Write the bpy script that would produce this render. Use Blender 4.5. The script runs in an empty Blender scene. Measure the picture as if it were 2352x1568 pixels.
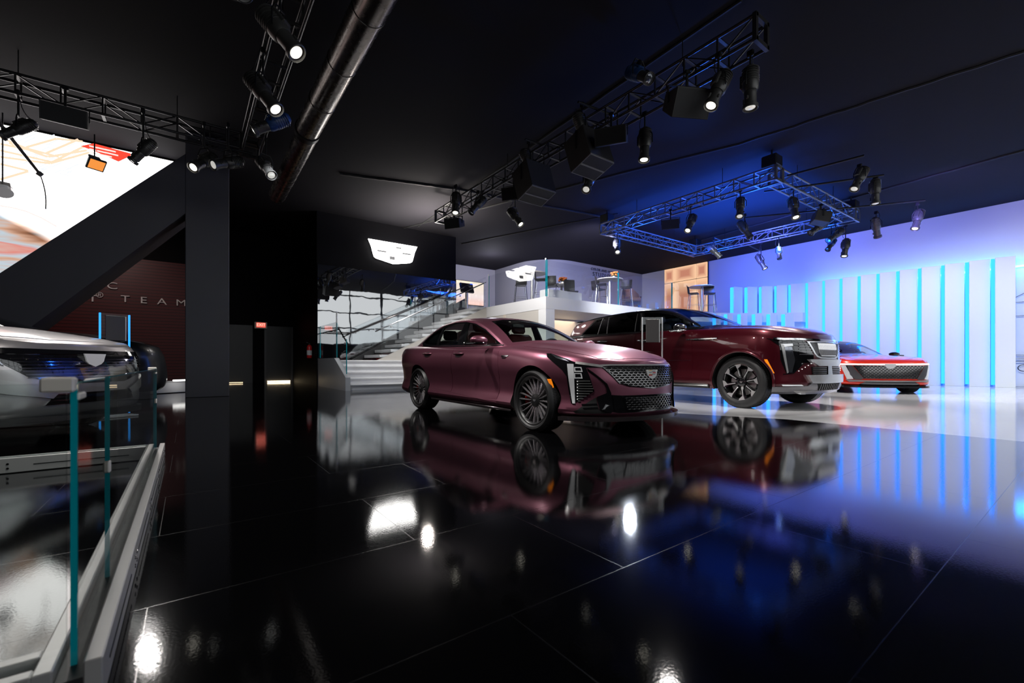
import bpy, bmesh, math, random
from mathutils import Vector as V, Matrix as MX
from mathutils.bvhtree import BVHTree
random.seed(7)
PI = math.pi
SC = bpy.context.scene
COL = SC.collection
# ---------------------------------------------------------------- camera geometry
FPX, CX, HY, CAMZ = 1010.0, 1176.0, 834.0, 0.745
YAW = math.atan2(744.0, 1010.0)
FW = V((math.sin(YAW), math.cos(YAW), 0)); RT = V((math.cos(YAW), -math.sin(YAW), 0))
def ray(px, py): return FW + RT * ((px - CX) / FPX) + V((0, 0, (HY - py) / FPX))
CAM = V((0, 0, CAMZ))
def at_d(px, py, d): return CAM + ray(px, py) * d
def at_z(px, py, z): return CAM + ray(px, py) * ((z - CAMZ) / ((HY - py) / FPX))
def at_x(px, py, x):
    r = ray(px, py); return CAM + r * (x / r.x)
def at_y(px, py, y):
    r = ray(px, py); return CAM + r * (y / r.y)
cd = bpy.data.cameras.new('camera'); cam = bpy.data.objects.new('camera', cd); COL.objects.link(cam)
cd.sensor_width = 36; cd.lens = FPX / 2352 * 36; cd.shift_y = 50 / 2352; cd.clip_start = .05
cd.dof.use_dof = True; cd.dof.focus_distance = 4.9; cd.dof.aperture_fstop = 2.8
cam.location = CAM; cam.rotation_euler = (PI / 2, 0, -YAW); SC.camera = cam
# ---------------------------------------------------------------- mesh helpers
class MB:
    def __init__(s): s.v = []; s.f = []
    def add(s, vs, fs):
        o = len(s.v); s.v += [tuple(p) for p in vs]; s.f += [tuple(i + o for i in f) for f in fs]; return s
    def box(s, c, sz, rot=None, b=0.0):
        h = [k / 2 for k in sz]; c = V(c)
        vs = []; fs = []
        if b <= 0:
            for x in (-1, 1):
                for y in (-1, 1):
                    for z in (-1, 1): vs.append(V((x * h[0], y * h[1], z * h[2])))
            fs = [(0, 1, 3, 2), (4, 6, 7, 5), (0, 4, 5, 1), (2, 3, 7, 6), (0, 2, 6, 4), (1, 5, 7, 3)]
        else:
            b = min(b, min(h) * .95); ix = {}
            for x in (-1, 1):
                for y in (-1, 1):
                    for z in (-1, 1):
                        for a in range(3):
                            p = [x * (h[0] - b), y * (h[1] - b), z * (h[2] - b)]; p[a] = (x, y, z)[a] * h[a]
                            ix[(x, y, z, a)] = len(vs); vs.append(V(p))
            for a in range(3):
                u, w = [k for k in range(3) if k != a]
                for sg in (-1, 1):
                    q = []
                    for (i, j) in ((-1, -1), (1, -1), (1, 1), (-1, 1)):
                        k = [0, 0, 0]; k[a] = sg; k[u] = i; k[w] = j; q.append(ix[(*k, a)])
                    fs.append(tuple(q))
            for a in range(3):
                u, w = [k for k in range(3) if k != a]
                for i in (-1, 1):
                    for j in (-1, 1):
                        k0 = [0, 0, 0]; k0[u] = i; k0[w] = j; k1 = list(k0); k0[a] = -1; k1[a] = 1
                        fs.append((ix[(*k0, u)], ix[(*k1, u)], ix[(*k1, w)], ix[(*k0, w)]))
            for x in (-1, 1):
                for y in (-1, 1):
                    for z in (-1, 1): fs.append(tuple(ix[(x, y, z, a)] for a in range(3)))
        if rot is not None: vs = [rot @ p for p in vs]
        return s.add([p + c for p in vs], fs)
    def beam(s, p0, p1, w, h, b=0.0):
        p0 = V(p0); p1 = V(p1); d = p1 - p0; L = d.length
        x = d.normalized(); up = V((0, 0, 1)) if abs(x.z) < .95 else V((1, 0, 0))
        y = up.cross(x).normalized(); z = x.cross(y)
        R = MX((x, y, z)).transposed()
        return s.box((p0 + p1) / 2, (L, w, h), R, b)
    def cyl(s, p0, p1, r0, r1=None, n=16, cap=True):
        p0 = V(p0); p1 = V(p1); r1 = r0 if r1 is None else r1
        x = (p1 - p0).normalized(); up = V((0, 0, 1)) if abs(x.z) < .95 else V((1, 0, 0))
        y = up.cross(x).normalized(); z = x.cross(y); vs = []
        for p, r in ((p0, r0), (p1, r1)):
            for i in range(n):
                a = 2 * PI * i / n; vs.append(p + (y * math.cos(a) + z * math.sin(a)) * r)
        fs = [(i, (i + 1) % n, n + (i + 1) % n, n + i) for i in range(n)]
        if cap: fs += [tuple(range(n))[::-1], tuple(range(n, 2 * n))]
        return s.add(vs, fs)
    def tube(s, pts, r, n=8, closed=False):
        pts = [V(p) for p in pts]; m = len(pts); rows = []
        prev = None
        for i in range(m):
            a = pts[(i - 1) % m] if (closed or i > 0) else pts[i]
            b = pts[(i + 1) % m] if (closed or i < m - 1) else pts[i]
            t = (b - a).normalized()
            if prev is None:
                up = V((0, 0, 1)) if abs(t.z) < .9 else V((1, 0, 0)); y = up.cross(t).normalized()
            else:
                y = (prev - t * prev.dot(t)).normalized()
            prev = y; z = t.cross(y); rr = r[i] if isinstance(r, (list, tuple)) else r
            rows.append([pts[i] + (y * math.cos(2 * PI * k / n) + z * math.sin(2 * PI * k / n)) * rr for k in range(n)])
        s.grid(rows, cu=closed, cv=True)
        if not closed:
            o = len(s.v) - m * n
            s.f.append(tuple(range(o, o + n))[::-1]); s.f.append(tuple(range(o + (m - 1) * n, o + m * n)))
        return s
    def grid(s, rows, cu=False, cv=False):
        m = len(rows); n = len(rows[0]); vs = [p for r in rows for p in r]; fs = []
        for i in range(m if cu else m - 1):
            for j in range(n if cv else n - 1):
                i2 = (i + 1) % m; j2 = (j + 1) % n
                fs.append((i * n + j, i * n + j2, i2 * n + j2, i2 * n + j))
        return s.add(vs, fs)
    def lathe(s, prof, n=32, T=None, closed=False):
        # prof: (radius, height) along local Z
        T = T or MX.Identity(4); rows = []
        for i in range(n):
            a = 2 * PI * i / n; rows.append([T @ V((r * math.cos(a), r * math.sin(a), z)) for r, z in prof])
        if closed: rows = [r + [r[0]] for r in rows]
        s.grid(rows, cu=True); return s
    def prism(s, poly, fn, a, b):
        n = len(poly); vs = [V(fn(p[0], p[1], a)) for p in poly] + [V(fn(p[0], p[1], b)) for p in poly]
        fs = [(i, (i + 1) % n, n + (i + 1) % n, n + i) for i in range(n)] + [tuple(range(n))[::-1], tuple(range(n, 2 * n))]
        return s.add(vs, fs)
    def ell(s, c, r, nu=16, nv=10, T=None):
        c = V(c); prof = []
        rows = []
        for i in range(nu):
            a = 2 * PI * i / nu; row = []
            for j in range(nv + 1):
                b = -PI / 2 + PI * j / nv; p = V((r[0] * math.cos(b) * math.cos(a), r[1] * math.cos(b) * math.sin(a), r[2] * math.sin(b)))
                row.append((T @ p if T else p) + c)
            rows.append(row)
        return s.grid(rows, cu=True)
    def build(s, name, m=None, parent=None, sm=None, weld=0.0, recalc=True):
        me = bpy.data.meshes.new(name); me.from_pydata(s.v, [], s.f)
        bm = bmesh.new(); bm.from_mesh(me)
        if weld: bmesh.ops.remove_doubles(bm, verts=bm.verts, dist=weld)
        bmesh.ops.dissolve_degenerate(bm, edges=bm.edges, dist=1e-6)
        if recalc: bmesh.ops.recalc_face_normals(bm, faces=bm.faces)
        bm.to_mesh(me); bm.free()
        return link_mesh(name, me, m, parent, sm)
def link_mesh(name, me, m=None, parent=None, sm=None):
    if m is not None and len(me.materials) == 0: me.materials.append(m)
    if sm:
        me.polygons.foreach_set('use_smooth', [True] * len(me.polygons)); me.set_sharp_from_angle(angle=math.radians(sm))
    o = bpy.data.objects.new(name, me); COL.objects.link(o)
    if parent: o.parent = parent
    return o
def tag(o, label=None, cat=None, group=None, kind=None):
    if label: o['label'] = label
    if cat: o['category'] = cat
    if group: o['group'] = group
    if kind: o['kind'] = kind
    return o
def thing(name, label, cat, loc=(0, 0, 0), rz=0.0, group=None):
    o = bpy.data.objects.new(name, None); COL.objects.link(o); o.location = loc; o.rotation_euler = (0, 0, rz)
    o.empty_display_size = .1
    return tag(o, label, cat, group)
def struct(o): o['kind'] = 'structure'; return o
def copy_tree(o, parent=None):
    c = o.copy(); COL.objects.link(c)
    if parent: c.parent = parent
    for ch in list(o.children): copy_tree(ch, c)
    return c
def text(name, s, size, m, parent=None, ext=.004, sx=1.0, sp=1.0, align='CENTER'):
    cu = bpy.data.curves.new(name, 'FONT'); cu.body = s; cu.size = size; cu.extrude = ext; cu.align_x = align; cu.align_y = 'CENTER'
    cu.space_character = sp; cu.materials.append(m)
    tmp = bpy.data.objects.new(name, cu); COL.objects.link(tmp); dg = bpy.context.evaluated_depsgraph_get(); dg.update()
    me = bpy.data.meshes.new_from_object(tmp.evaluated_get(dg), depsgraph=dg); bpy.data.objects.remove(tmp); bpy.data.curves.remove(cu); me.materials.clear(); me.materials.append(m)
    o = bpy.data.objects.new(name, me); COL.objects.link(o); o.scale = (sx, 1, 1)
    if parent: o.parent = parent
    return o
# ---------------------------------------------------------------- materials
def lin(c): return tuple(((k / 255 + .055) / 1.055) ** 2.4 if k / 255 > .04045 else k / 255 / 12.92 for k in c)
MATS = {}
def mat(name, col=(.5, .5, .5), rough=.5, metal=0.0, coat=0.0, spec=.5, emit=None, es=0.0, noise=0.0, nscale=20.0, bump=0.0, trans=0.0, ior=1.5, cr=.03, flake=0.0):
    m = bpy.data.materials.new(name); m.use_nodes = True; nt = m.node_tree; p = nt.nodes['Principled BSDF']
    p.inputs['Base Color'].default_value = (*col, 1); p.inputs['Roughness'].default_value = rough; p.inputs['Metallic'].default_value = metal
    p.inputs['Coat Weight'].default_value = coat; p.inputs['Coat Roughness'].default_value = cr; p.inputs['Specular IOR Level'].default_value = spec
    p.inputs['IOR'].default_value = ior; p.inputs['Transmission Weight'].default_value = trans
    if emit: p.inputs['Emission Color'].default_value = (*emit, 1); p.inputs['Emission Strength'].default_value = es
    if noise or bump:
        tc = nt.nodes.new('ShaderNodeTexCoord'); n = nt.nodes.new('ShaderNodeTexNoise'); n.inputs['Scale'].default_value = nscale; n.inputs['Detail'].default_value = 4
        nt.links.new(tc.outputs['Object'], n.inputs['Vector'])
        if noise:
            r = nt.nodes.new('ShaderNodeMapRange'); r.inputs['To Min'].default_value = max(0, rough - noise); r.inputs['To Max'].default_value = rough + noise
            nt.links.new(n.outputs['Fac'], r.inputs['Value']); nt.links.new(r.outputs['Result'], p.inputs['Roughness'])
        if bump:
            b = nt.nodes.new('ShaderNodeBump'); b.inputs['Strength'].default_value = bump; b.inputs['Distance'].default_value = .01
            nt.links.new(n.outputs['Fac'], b.inputs['Height']); nt.links.new(b.outputs['Normal'], p.inputs['Normal'])
    MATS[name] = m; return m
def emis(name, col, s):
    m = bpy.data.materials.new(name); m.use_nodes = True; nt = m.node_tree; nt.nodes.clear()
    e = nt.nodes.new('ShaderNodeEmission'); e.inputs[0].default_value = (*col, 1); e.inputs[1].default_value = s
    o = nt.nodes.new('ShaderNodeOutputMaterial'); nt.links.new(e.outputs[0], o.inputs[0]); MATS[name] = m; return m
def glassm(name, tint=(.96, .98, .97), f0=.045, gain=1.0, rough=0.0):
    m = bpy.data.materials.new(name); m.use_nodes = True; nt = m.node_tree; nt.nodes.clear(); N = nt.nodes.new; Lk = nt.links.new
    t = N('ShaderNodeBsdfTransparent'); t.inputs[0].default_value = (*tint, 1); g = N('ShaderNodeBsdfGlossy'); g.inputs['Roughness'].default_value = rough
    lw = N('ShaderNodeLayerWeight'); lw.inputs[0].default_value = .5; pw = N('ShaderNodeMath'); pw.operation = 'POWER'; pw.inputs[1].default_value = 5
    Lk(lw.outputs['Facing'], pw.inputs[0]); ma = N('ShaderNodeMath'); ma.operation = 'MULTIPLY_ADD'; ma.inputs[1].default_value = (1 - f0) * gain; ma.inputs[2].default_value = f0 * gain
    Lk(pw.outputs[0], ma.inputs[0]); ge = N('ShaderNodeNewGeometry'); iv = N('ShaderNodeMath'); iv.operation = 'SUBTRACT'; iv.inputs[0].default_value = 1; Lk(ge.outputs['Backfacing'], iv.inputs[1]); m2 = N('ShaderNodeMath'); m2.operation = 'MULTIPLY'; Lk(ma.outputs[0], m2.inputs[0]); Lk(iv.outputs[0], m2.inputs[1]); ma = m2; mx = N('ShaderNodeMixShader'); Lk(ma.outputs[0], mx.inputs[0]); Lk(t.outputs[0], mx.inputs[1]); Lk(g.outputs[0], mx.inputs[2])
    o = N('ShaderNodeOutputMaterial'); Lk(mx.outputs[0], o.inputs[0]); MATS[name] = m; return m
black_wall = mat('black_wall_paint', (.0045, .0043, .0055), .6, spec=.08, bump=.02, nscale=60)
black_metal = mat('black_metal', (.012, .012, .014), .42, .4, noise=.08)
truss_metal = mat('truss_black_paint', (.055, .053, .055), .32, .6, noise=.08)
pipe_metal = mat('duct_metal', (.20, .18, .17), .27, .95, noise=.06, nscale=8)
chrome = mat('chrome', (.82, .83, .85), .08, 1.0, noise=.02)
darkchrome = mat('dark_chrome', (.22, .21, .22), .14, 1.0, noise=.03)
steel = mat('brushed_aluminium', (.58, .57, .56), .32, .9, noise=.08, nscale=40)
white_paint = mat('white_paint', (.74, .74, .75), .35, noise=.05, nscale=6)
white_gloss = mat('white_gloss', (.78, .78, .79), .16, noise=.03, nscale=5)
rubber = mat('tyre_rubber', (.016, .016, .017), .48, noise=.08, nscale=30)
gloss_black = mat('gloss_black', (.006, .006, .007), .06, coat=1.0, noise=.01)
satin_black = mat('satin_black', (.012, .012, .013), .38, noise=.06)
void_black = mat('void_black', (.003, .003, .003), .7, noise=.05)
teal_edge = mat('glass_edge_teal', (.0, .20, .25), .10, coat=1.0, noise=.02, emit=(.0, .30, .36), es=.11)  # faint emission put in for light caught inside the glass edge
clear_glass = glassm('clear_glass', (.95, .975, .97), .075)
rail_glass = glassm('railing_glass', (.97, .98, .985), .10)
lens_glass = glassm('lens_glass', (.9, .92, .95), .08)
car_glass = glassm('car_glass', (.94, .98, .965), .06)
car_dark_glass = glassm('car_dark_glass', (.10, .11, .115), .06)
amber = mat('amber_lens', (.95, .24, .01), .25, emit=(1, .25, .01), es=.55, noise=.05)
red_plastic = mat('red_plastic', (.6, .02, .02), .3, noise=.05)
cream = mat('cream_plastic', (.78, .72, .64), .35, noise=.05)
# ---------------------------------------------------------------- cars
def pchip(keys):
    keys = sorted(keys); xs = [k[0] for k in keys]; ys = [k[1] for k in keys]; n = len(xs)
    if n == 1: return lambda x: ys[0]
    h = [xs[i + 1] - xs[i] for i in range(n - 1)]; d = [(ys[i + 1] - ys[i]) / h[i] for i in range(n - 1)]
    m = [d[0]] + [0] * (n - 2) + [d[-1]]
    for i in range(1, n - 1):
        if d[i - 1] * d[i] > 0:
            w1 = 2 * h[i] + h[i - 1]; w2 = h[i] + 2 * h[i - 1]; m[i] = (w1 + w2) / (w1 / d[i - 1] + w2 / d[i])
    def f(x):
        if x <= xs[0]: return ys[0]
        if x >= xs[-1]: return ys[-1]
        i = 0
        while x > xs[i + 1]: i += 1
        t = (x - xs[i]) / h[i]; t2 = t * t; t3 = t2 * t
        return (2 * t3 - 3 * t2 + 1) * ys[i] + (t3 - 2 * t2 + t) * h[i] * m[i] + (-2 * t3 + 3 * t2) * ys[i + 1] + (t3 - t2) * h[i] * m[i + 1]
    return f
def pinside(p, poly):
    c = False; n = len(poly); x, y = p
    for i in range(n):
        x1, y1 = poly[i]; x2, y2 = poly[i - 1]
        if (y1 > y) != (y2 > y) and x < (x2 - x1) * (y - y1) / (y2 - y1) + x1: c = not c
    return c
AX = {'f': (V((-1, 0, 0)), lambda a, b: V((9, a, b))), 'r': (V((1, 0, 0)), lambda a, b: V((-9, a, b))), 't': (V((0, 0, -1)), lambda a, b: V((a, b, 9))),
      'R': (V((0, 1, 0)), lambda a, b: V((a, -9, b))), 'L': (V((0, -1, 0)), lambda a, b: V((a, 9, b)))}
def mesh_bvh(mb):
    return BVHTree.FromPolygons([V(p) for p in mb.v], mb.f)
def cast(bvh, ax, a, b):
    d, o = AX[ax]; h = bvh.ray_cast(o(a, b), d)
    if h[0] is None:
        h = bvh.find_nearest(o(a, b) + d * 8.0)
        return None, h[1]
    n = h[1]
    if n.dot(d) > 0: n = -n
    return h[0], n
def patch(bvh, poly, ax, lo, hi, res=.04, along=False):
    """closed thin panel following the body: poly is a 2D outline seen along ax"""
    bm = bmesh.new(); vs = [bm.verts.new((p[0], p[1], 0)) for p in poly]
    bm.faces.new(vs)
    for k in (0, 1):
        a0 = min(p[k] for p in poly); a1 = max(p[k] for p in poly); nn = int((a1 - a0) / res)
        for i in range(1, nn + 1):
            c = [0, 0, 0]; c[k] = a0 + (a1 - a0) * i / (nn + 1); no = [0, 0, 0]; no[k] = 1
            bmesh.ops.bisect_plane(bm, geom=bm.verts[:] + bm.edges[:] + bm.faces[:], plane_co=c, plane_no=no, dist=1e-6)
    bmesh.ops.triangulate(bm, faces=[f for f in bm.faces if len(f.verts) > 4])
    bm.verts.ensure_lookup_table(); d = AX[ax][0]
    hits = []; idx = {}; last = None
    for v in bm.verts: hits.append(cast(bvh, ax, v.co.x, v.co.y))
    good = [(v.co.xy, h) for v, h in zip(bm.verts, hits) if h[0] is not None]
    top = []; bot = []
    for v, h in zip(bm.verts, hits):
        p, n = h
        if p is None:
            q = min(good, key=lambda g: (g[0] - v.co.xy).length_squared)[1]; n = q[1]
            o_ = AX[ax][1](v.co.x, v.co.y); p = o_ + d * ((q[0] - o_).dot(d))
        e = -d if along else n
        top.append(p + e * hi); bot.append(p + e * lo)
    mb = MB(); N = len(top); fs = []
    for f in bm.faces:
        ix = [v.index for v in f.verts]; fs.append(ix); fs.append([i + N for i in reversed(ix)])
    for e in bm.edges:
        if len(e.link_faces) == 1:
            a, b = e.verts[0].index, e.verts[1].index; fs.append([a, b, b + N, a + N])
    bm.free(); mb.add(top + bot, fs); return mb
def strip(bvh, pts, ax, w, lo, hi, res=.05):
    """thin ribbon along a 2D polyline on the body"""
    P = []
    for i in range(len(pts) - 1):
        a = V((*pts[i],)); b = V((*pts[i + 1],)); n = max(1, int((b - a).length / res))
        for k in range(n): P.append(a.lerp(b, k / n))
    P.append(V((*pts[-1],))); mb = MB(); rows = []
    for i, p in enumerate(P):
        t = (P[min(i + 1, len(P) - 1)] - P[max(i - 1, 0)]).normalized(); s = V((-t.y, t.x)) * w / 2
        row = []
        hA = cast(bvh, ax, *(p + s)); hB = cast(bvh, ax, *(p - s)); h0 = cast(bvh, ax, *p)
        if h0[0] is None or hA[0] is None or hB[0] is None: continue
        row = [hA[0] + h0[1] * lo, hA[0] + h0[1] * hi, hB[0] + h0[1] * hi, hB[0] + h0[1] * lo]; rows.append(row)
    if len(rows) > 1:
        mb.grid(rows, cv=True); o = len(mb.v) - 4 * len(rows)
        mb.f.append((o, o + 1, o + 2, o + 3)); e = len(mb.v); mb.f.append((e - 1, e - 2, e - 3, e - 4))
    return mb
def merge(*mbs):
    r = MB()
    for m in mbs: r.add(m.v, m.f)
    return r
def hexmesh(bvh, poly, ax, cw, ch, w, lo, hi):
    xs = [p[0] for p in poly]; ys = [p[1] for p in poly]; mb = MB(); segs = set()
    nx = int((max(xs) - min(xs)) / cw) + 3; ny = int((max(ys) - min(ys)) / ch) + 3
    cx = (max(xs) + min(xs)) / 2; cy = (max(ys) + min(ys)) / 2
    def q(p): return (round(p[0], 4), round(p[1], 4))
    for j in range(-ny, ny + 1):
        for i in range(-nx, nx + 1):
            x = cx + i * cw + (cw / 2 if j % 2 else 0); y = cy + j * ch
            P = [q((x + a * cw, y + b * ch)) for a, b in ((-.5, .22), (0, .72), (.5, .22), (.5, -.28), (0, -.28 - .5 + .5 - .0), (-.5, -.28))]
            c = [q((x - cw / 2, y + ch * .32)), q((x, y + ch * .68)), q((x + cw / 2, y + ch * .32)), q((x + cw / 2, y - ch * .32))]
            for a, b in ((0, 1), (1, 2), (2, 3)): segs.add((c[a], c[b]))
    for a, b in segs:
        ia = pinside(a, poly); ib = pinside(b, poly)
        if not (ia or ib): continue
        if not (ia and ib):
            lo_, hi_ = (a, b) if ia else (b, a)
            for _ in range(8):
                m = ((lo_[0] + hi_[0]) / 2, (lo_[1] + hi_[1]) / 2)
                if pinside(m, poly): lo_ = m
                else: hi_ = m
            a, b = ((a if ia else b), lo_)
        if (V(a) - V(b)).length < .003: continue
        s = strip(bvh, [a, b], ax, w, lo, hi, 1.0); mb.add(s.v, s.f)
    return mb
def boolean(o, cutters, op='DIFFERENCE'):
    for mb, m in cutters:
        if not mb.f: continue
        c = mb.build('cutter', m)
        md = o.modifiers.new('b', 'BOOLEAN'); md.operation = op; md.solver = 'EXACT'; md.object = c; md.material_mode = 'TRANSFER'
        dg = bpy.context.evaluated_depsgraph_get(); dg.update()
        me = bpy.data.meshes.new_from_object(o.evaluated_get(dg), depsgraph=dg)
        o.modifiers.clear(); old = o.data; o.data = me
        bpy.data.objects.remove(c)
    return o
def smooth(o, ang=32):
    me = o.data; me.polygons.foreach_set('use_smooth', [True] * len(me.polygons)); me.set_sharp_from_angle(angle=math.radians(ang)); return o
def refl(poly): return [(-p[0], p[1]) for p in poly][::-1]
class Body:
    """closed car body: stacked plan contours, capped by bonnet and boot"""
    def __init__(s, c):
        s.c = c; f = {k: pchip(c[k]) for k in ('zE', 'zC', 'zB', 'pY', 'pF', 'pR', 'w')}
        s.f = f; xf, xr, lf, lr, nf, nr = c['xf'], c['xr'], c['lf'], c['lr'], c['nf'], c['nr']
        xcf = xf - lf; xcr = xr + lr; T = []
        NA = 22
        for i in range(NA): T.append(('f', PI / 2 * i / NA))
        NS = 70
        for i in range(NS + 1): T.append(('s', xcf + (xcr - xcf) * i / NS))
        for i in range(1, 15): T.append(('r', PI / 2 * i / 14))
        vs = [0, .02, .05, .08, .12, .16, .2, .25, .3, .35, .4, .45, .5, .55, .6, .65, .7, .75, .8, .84, .87, .9, .92, .94, .955, .97, .98, .99, 1.0]
        rows = []
        q = c.get('q', pchip([(xr, 2.4), (xf, 2.4)])); bump = c.get('bump', lambda x, sy: 0)
        for (k, t) in T:
            row = []
            for v in vs:
                if k == 's':
                    x = t; y = s.width(x, v)
                elif k == 'f':
                    X = xf + f['pF'](v); x = xcf + (X - xcf) * math.cos(t) ** (2 / nf); y = s.width(x, v) * math.sin(t) ** (2 / nf)
                else:
                    X = xr + f['pR'](v); x = xcr + (X - xcr) * math.sin(t) ** (2 / nr); y = s.width(x, v) * max(0, math.cos(t)) ** (2 / nr)
                xb = xf - (1 - 0) * 0 if False else x
                zb = f['zB'](x); zt = f['zE'](x)
                row.append(V((x, -y, zb + (zt - zb) * v)))
            x, y, z = row[-1]; yi = -y; zc = f['zC'](x); M = 16
            for j in range(1, M + 1):
                sy = 1 - j / M; zz = zc + (z - zc) * sy ** q(x) + bump(x, sy) if yi > 1e-4 else z
                row.append(V((x, -yi * sy, zz)))
            rows.append(row)
        mb = MB(); mb.grid(rows); L = [[V((p.x, -p.y, p.z)) for p in r] for r in rows]; mb.grid(L)
        # underside
        n = len(rows[0])
        und = [[r[0], V((r[0].x, 0, r[0].z)), V((r[0].x, -r[0].y, r[0].z))] for r in rows]; mb.grid(und)
        bm = bmesh.new(); vv = [bm.verts.new(p) for p in mb.v]
        for fc in mb.f:
            if len(set(fc)) == len(fc):
                try: bm.faces.new([vv[i] for i in fc])
                except ValueError: pass
        bmesh.ops.remove_doubles(bm, verts=bm.verts, dist=2e-4); bmesh.ops.dissolve_degenerate(bm, edges=bm.edges, dist=1e-4)
        bmesh.ops.recalc_face_normals(bm, faces=bm.faces)
        bm.verts.index_update(); s.mb = MB(); s.mb.v = [tuple(v.co) for v in bm.verts]; s.mb.f = [tuple(v.index for v in fc.verts) for fc in bm.faces]; bm.free()
        s.bvh = mesh_bvh(s.mb)
    def width(s, x, v):
        c = s.c; w = s.f['w'](x) + s.f['pY'](v)
        for (xc, amp, sg, vc, sv) in c.get('flare', []):
            w += amp * math.exp(-((x - xc) / sg) ** 2) * math.exp(-((v - vc) / sv) ** 2)
        return w
class House:
    """greenhouse shell: sections across the car from cowl to boot"""
    def __init__(s, c):
        f = {k: pchip(c[k]) for k in ('zt', 'ze', 'ye', 'yb', 'zb')}; x0, x1 = c['x0'], c['x1']; rows = []; N = 64
        for i in range(N + 1):
            x = x0 + (x1 - x0) * i / N; zt, ze, ye, yb, zb = (f[k](x) for k in ('zt', 'ze', 'ye', 'yb', 'zb'))
            half = []
            for j in range(11):
                t = j / 10 * .93; half.append(V((0, -(yb + (ye - yb) * t) - c['bul'] * math.sin(PI * t), zb + (ze - zb) * t)))
            def top(sy): return V((0, -ye * sy, zt - (zt - ze) * sy ** c.get('qt', 2.3)))
            a = half[-1]; m = V((0, -ye, ze)); e = top(.9)
            for j in range(1, 6):
                t = j / 5; half.append(a * (1 - t) ** 2 + m * 2 * t * (1 - t) + e * t * t)
            for j in range(1, 13): half.append(top(.9 * (1 - j / 12)))
            row = half + [V((0, -p.y, p.z)) for p in half[-2::-1]]
            rows.append([V((x, p.y, p.z)) for p in row])
        s.out = MB().grid(rows); s.bvh = mesh_bvh(s.out)
        # inner skin
        n = len(rows[0]); bm = bmesh.new()
        for p in s.out.v: bm.verts.new(p)
        bm.verts.ensure_lookup_table()
        for fc in s.out.f: bm.faces.new([bm.verts[i] for i in fc])
        bm.normal_update(); cen = V(((x0 + x1) / 2, 0, .6)); th = c.get('th', .03)
        nrm = [v.normal.copy() if v.normal.dot(v.co - cen) > 0 else -v.normal for v in bm.verts]; bm.free()
        mb = MB(); N0 = len(s.out.v); mb.v = list(s.out.v) + [tuple(V(p) - k * th) for p, k in zip(s.out.v, nrm)]
        mb.f = list(s.out.f) + [tuple(i + N0 for i in reversed(fc)) for fc in s.out.f]
        m = len(rows); ring = list(range(n)) + [i * n + n - 1 for i in range(1, m)] + [(m - 1) * n + j for j in range(n - 2, -1, -1)] + [i * n for i in range(m - 2, 0, -1)]
        for i in range(len(ring)):
            a, b = ring[i], ring[(i + 1) % len(ring)]; mb.f.append((a, b, b + N0, a + N0))
        s.mb = mb
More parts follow.
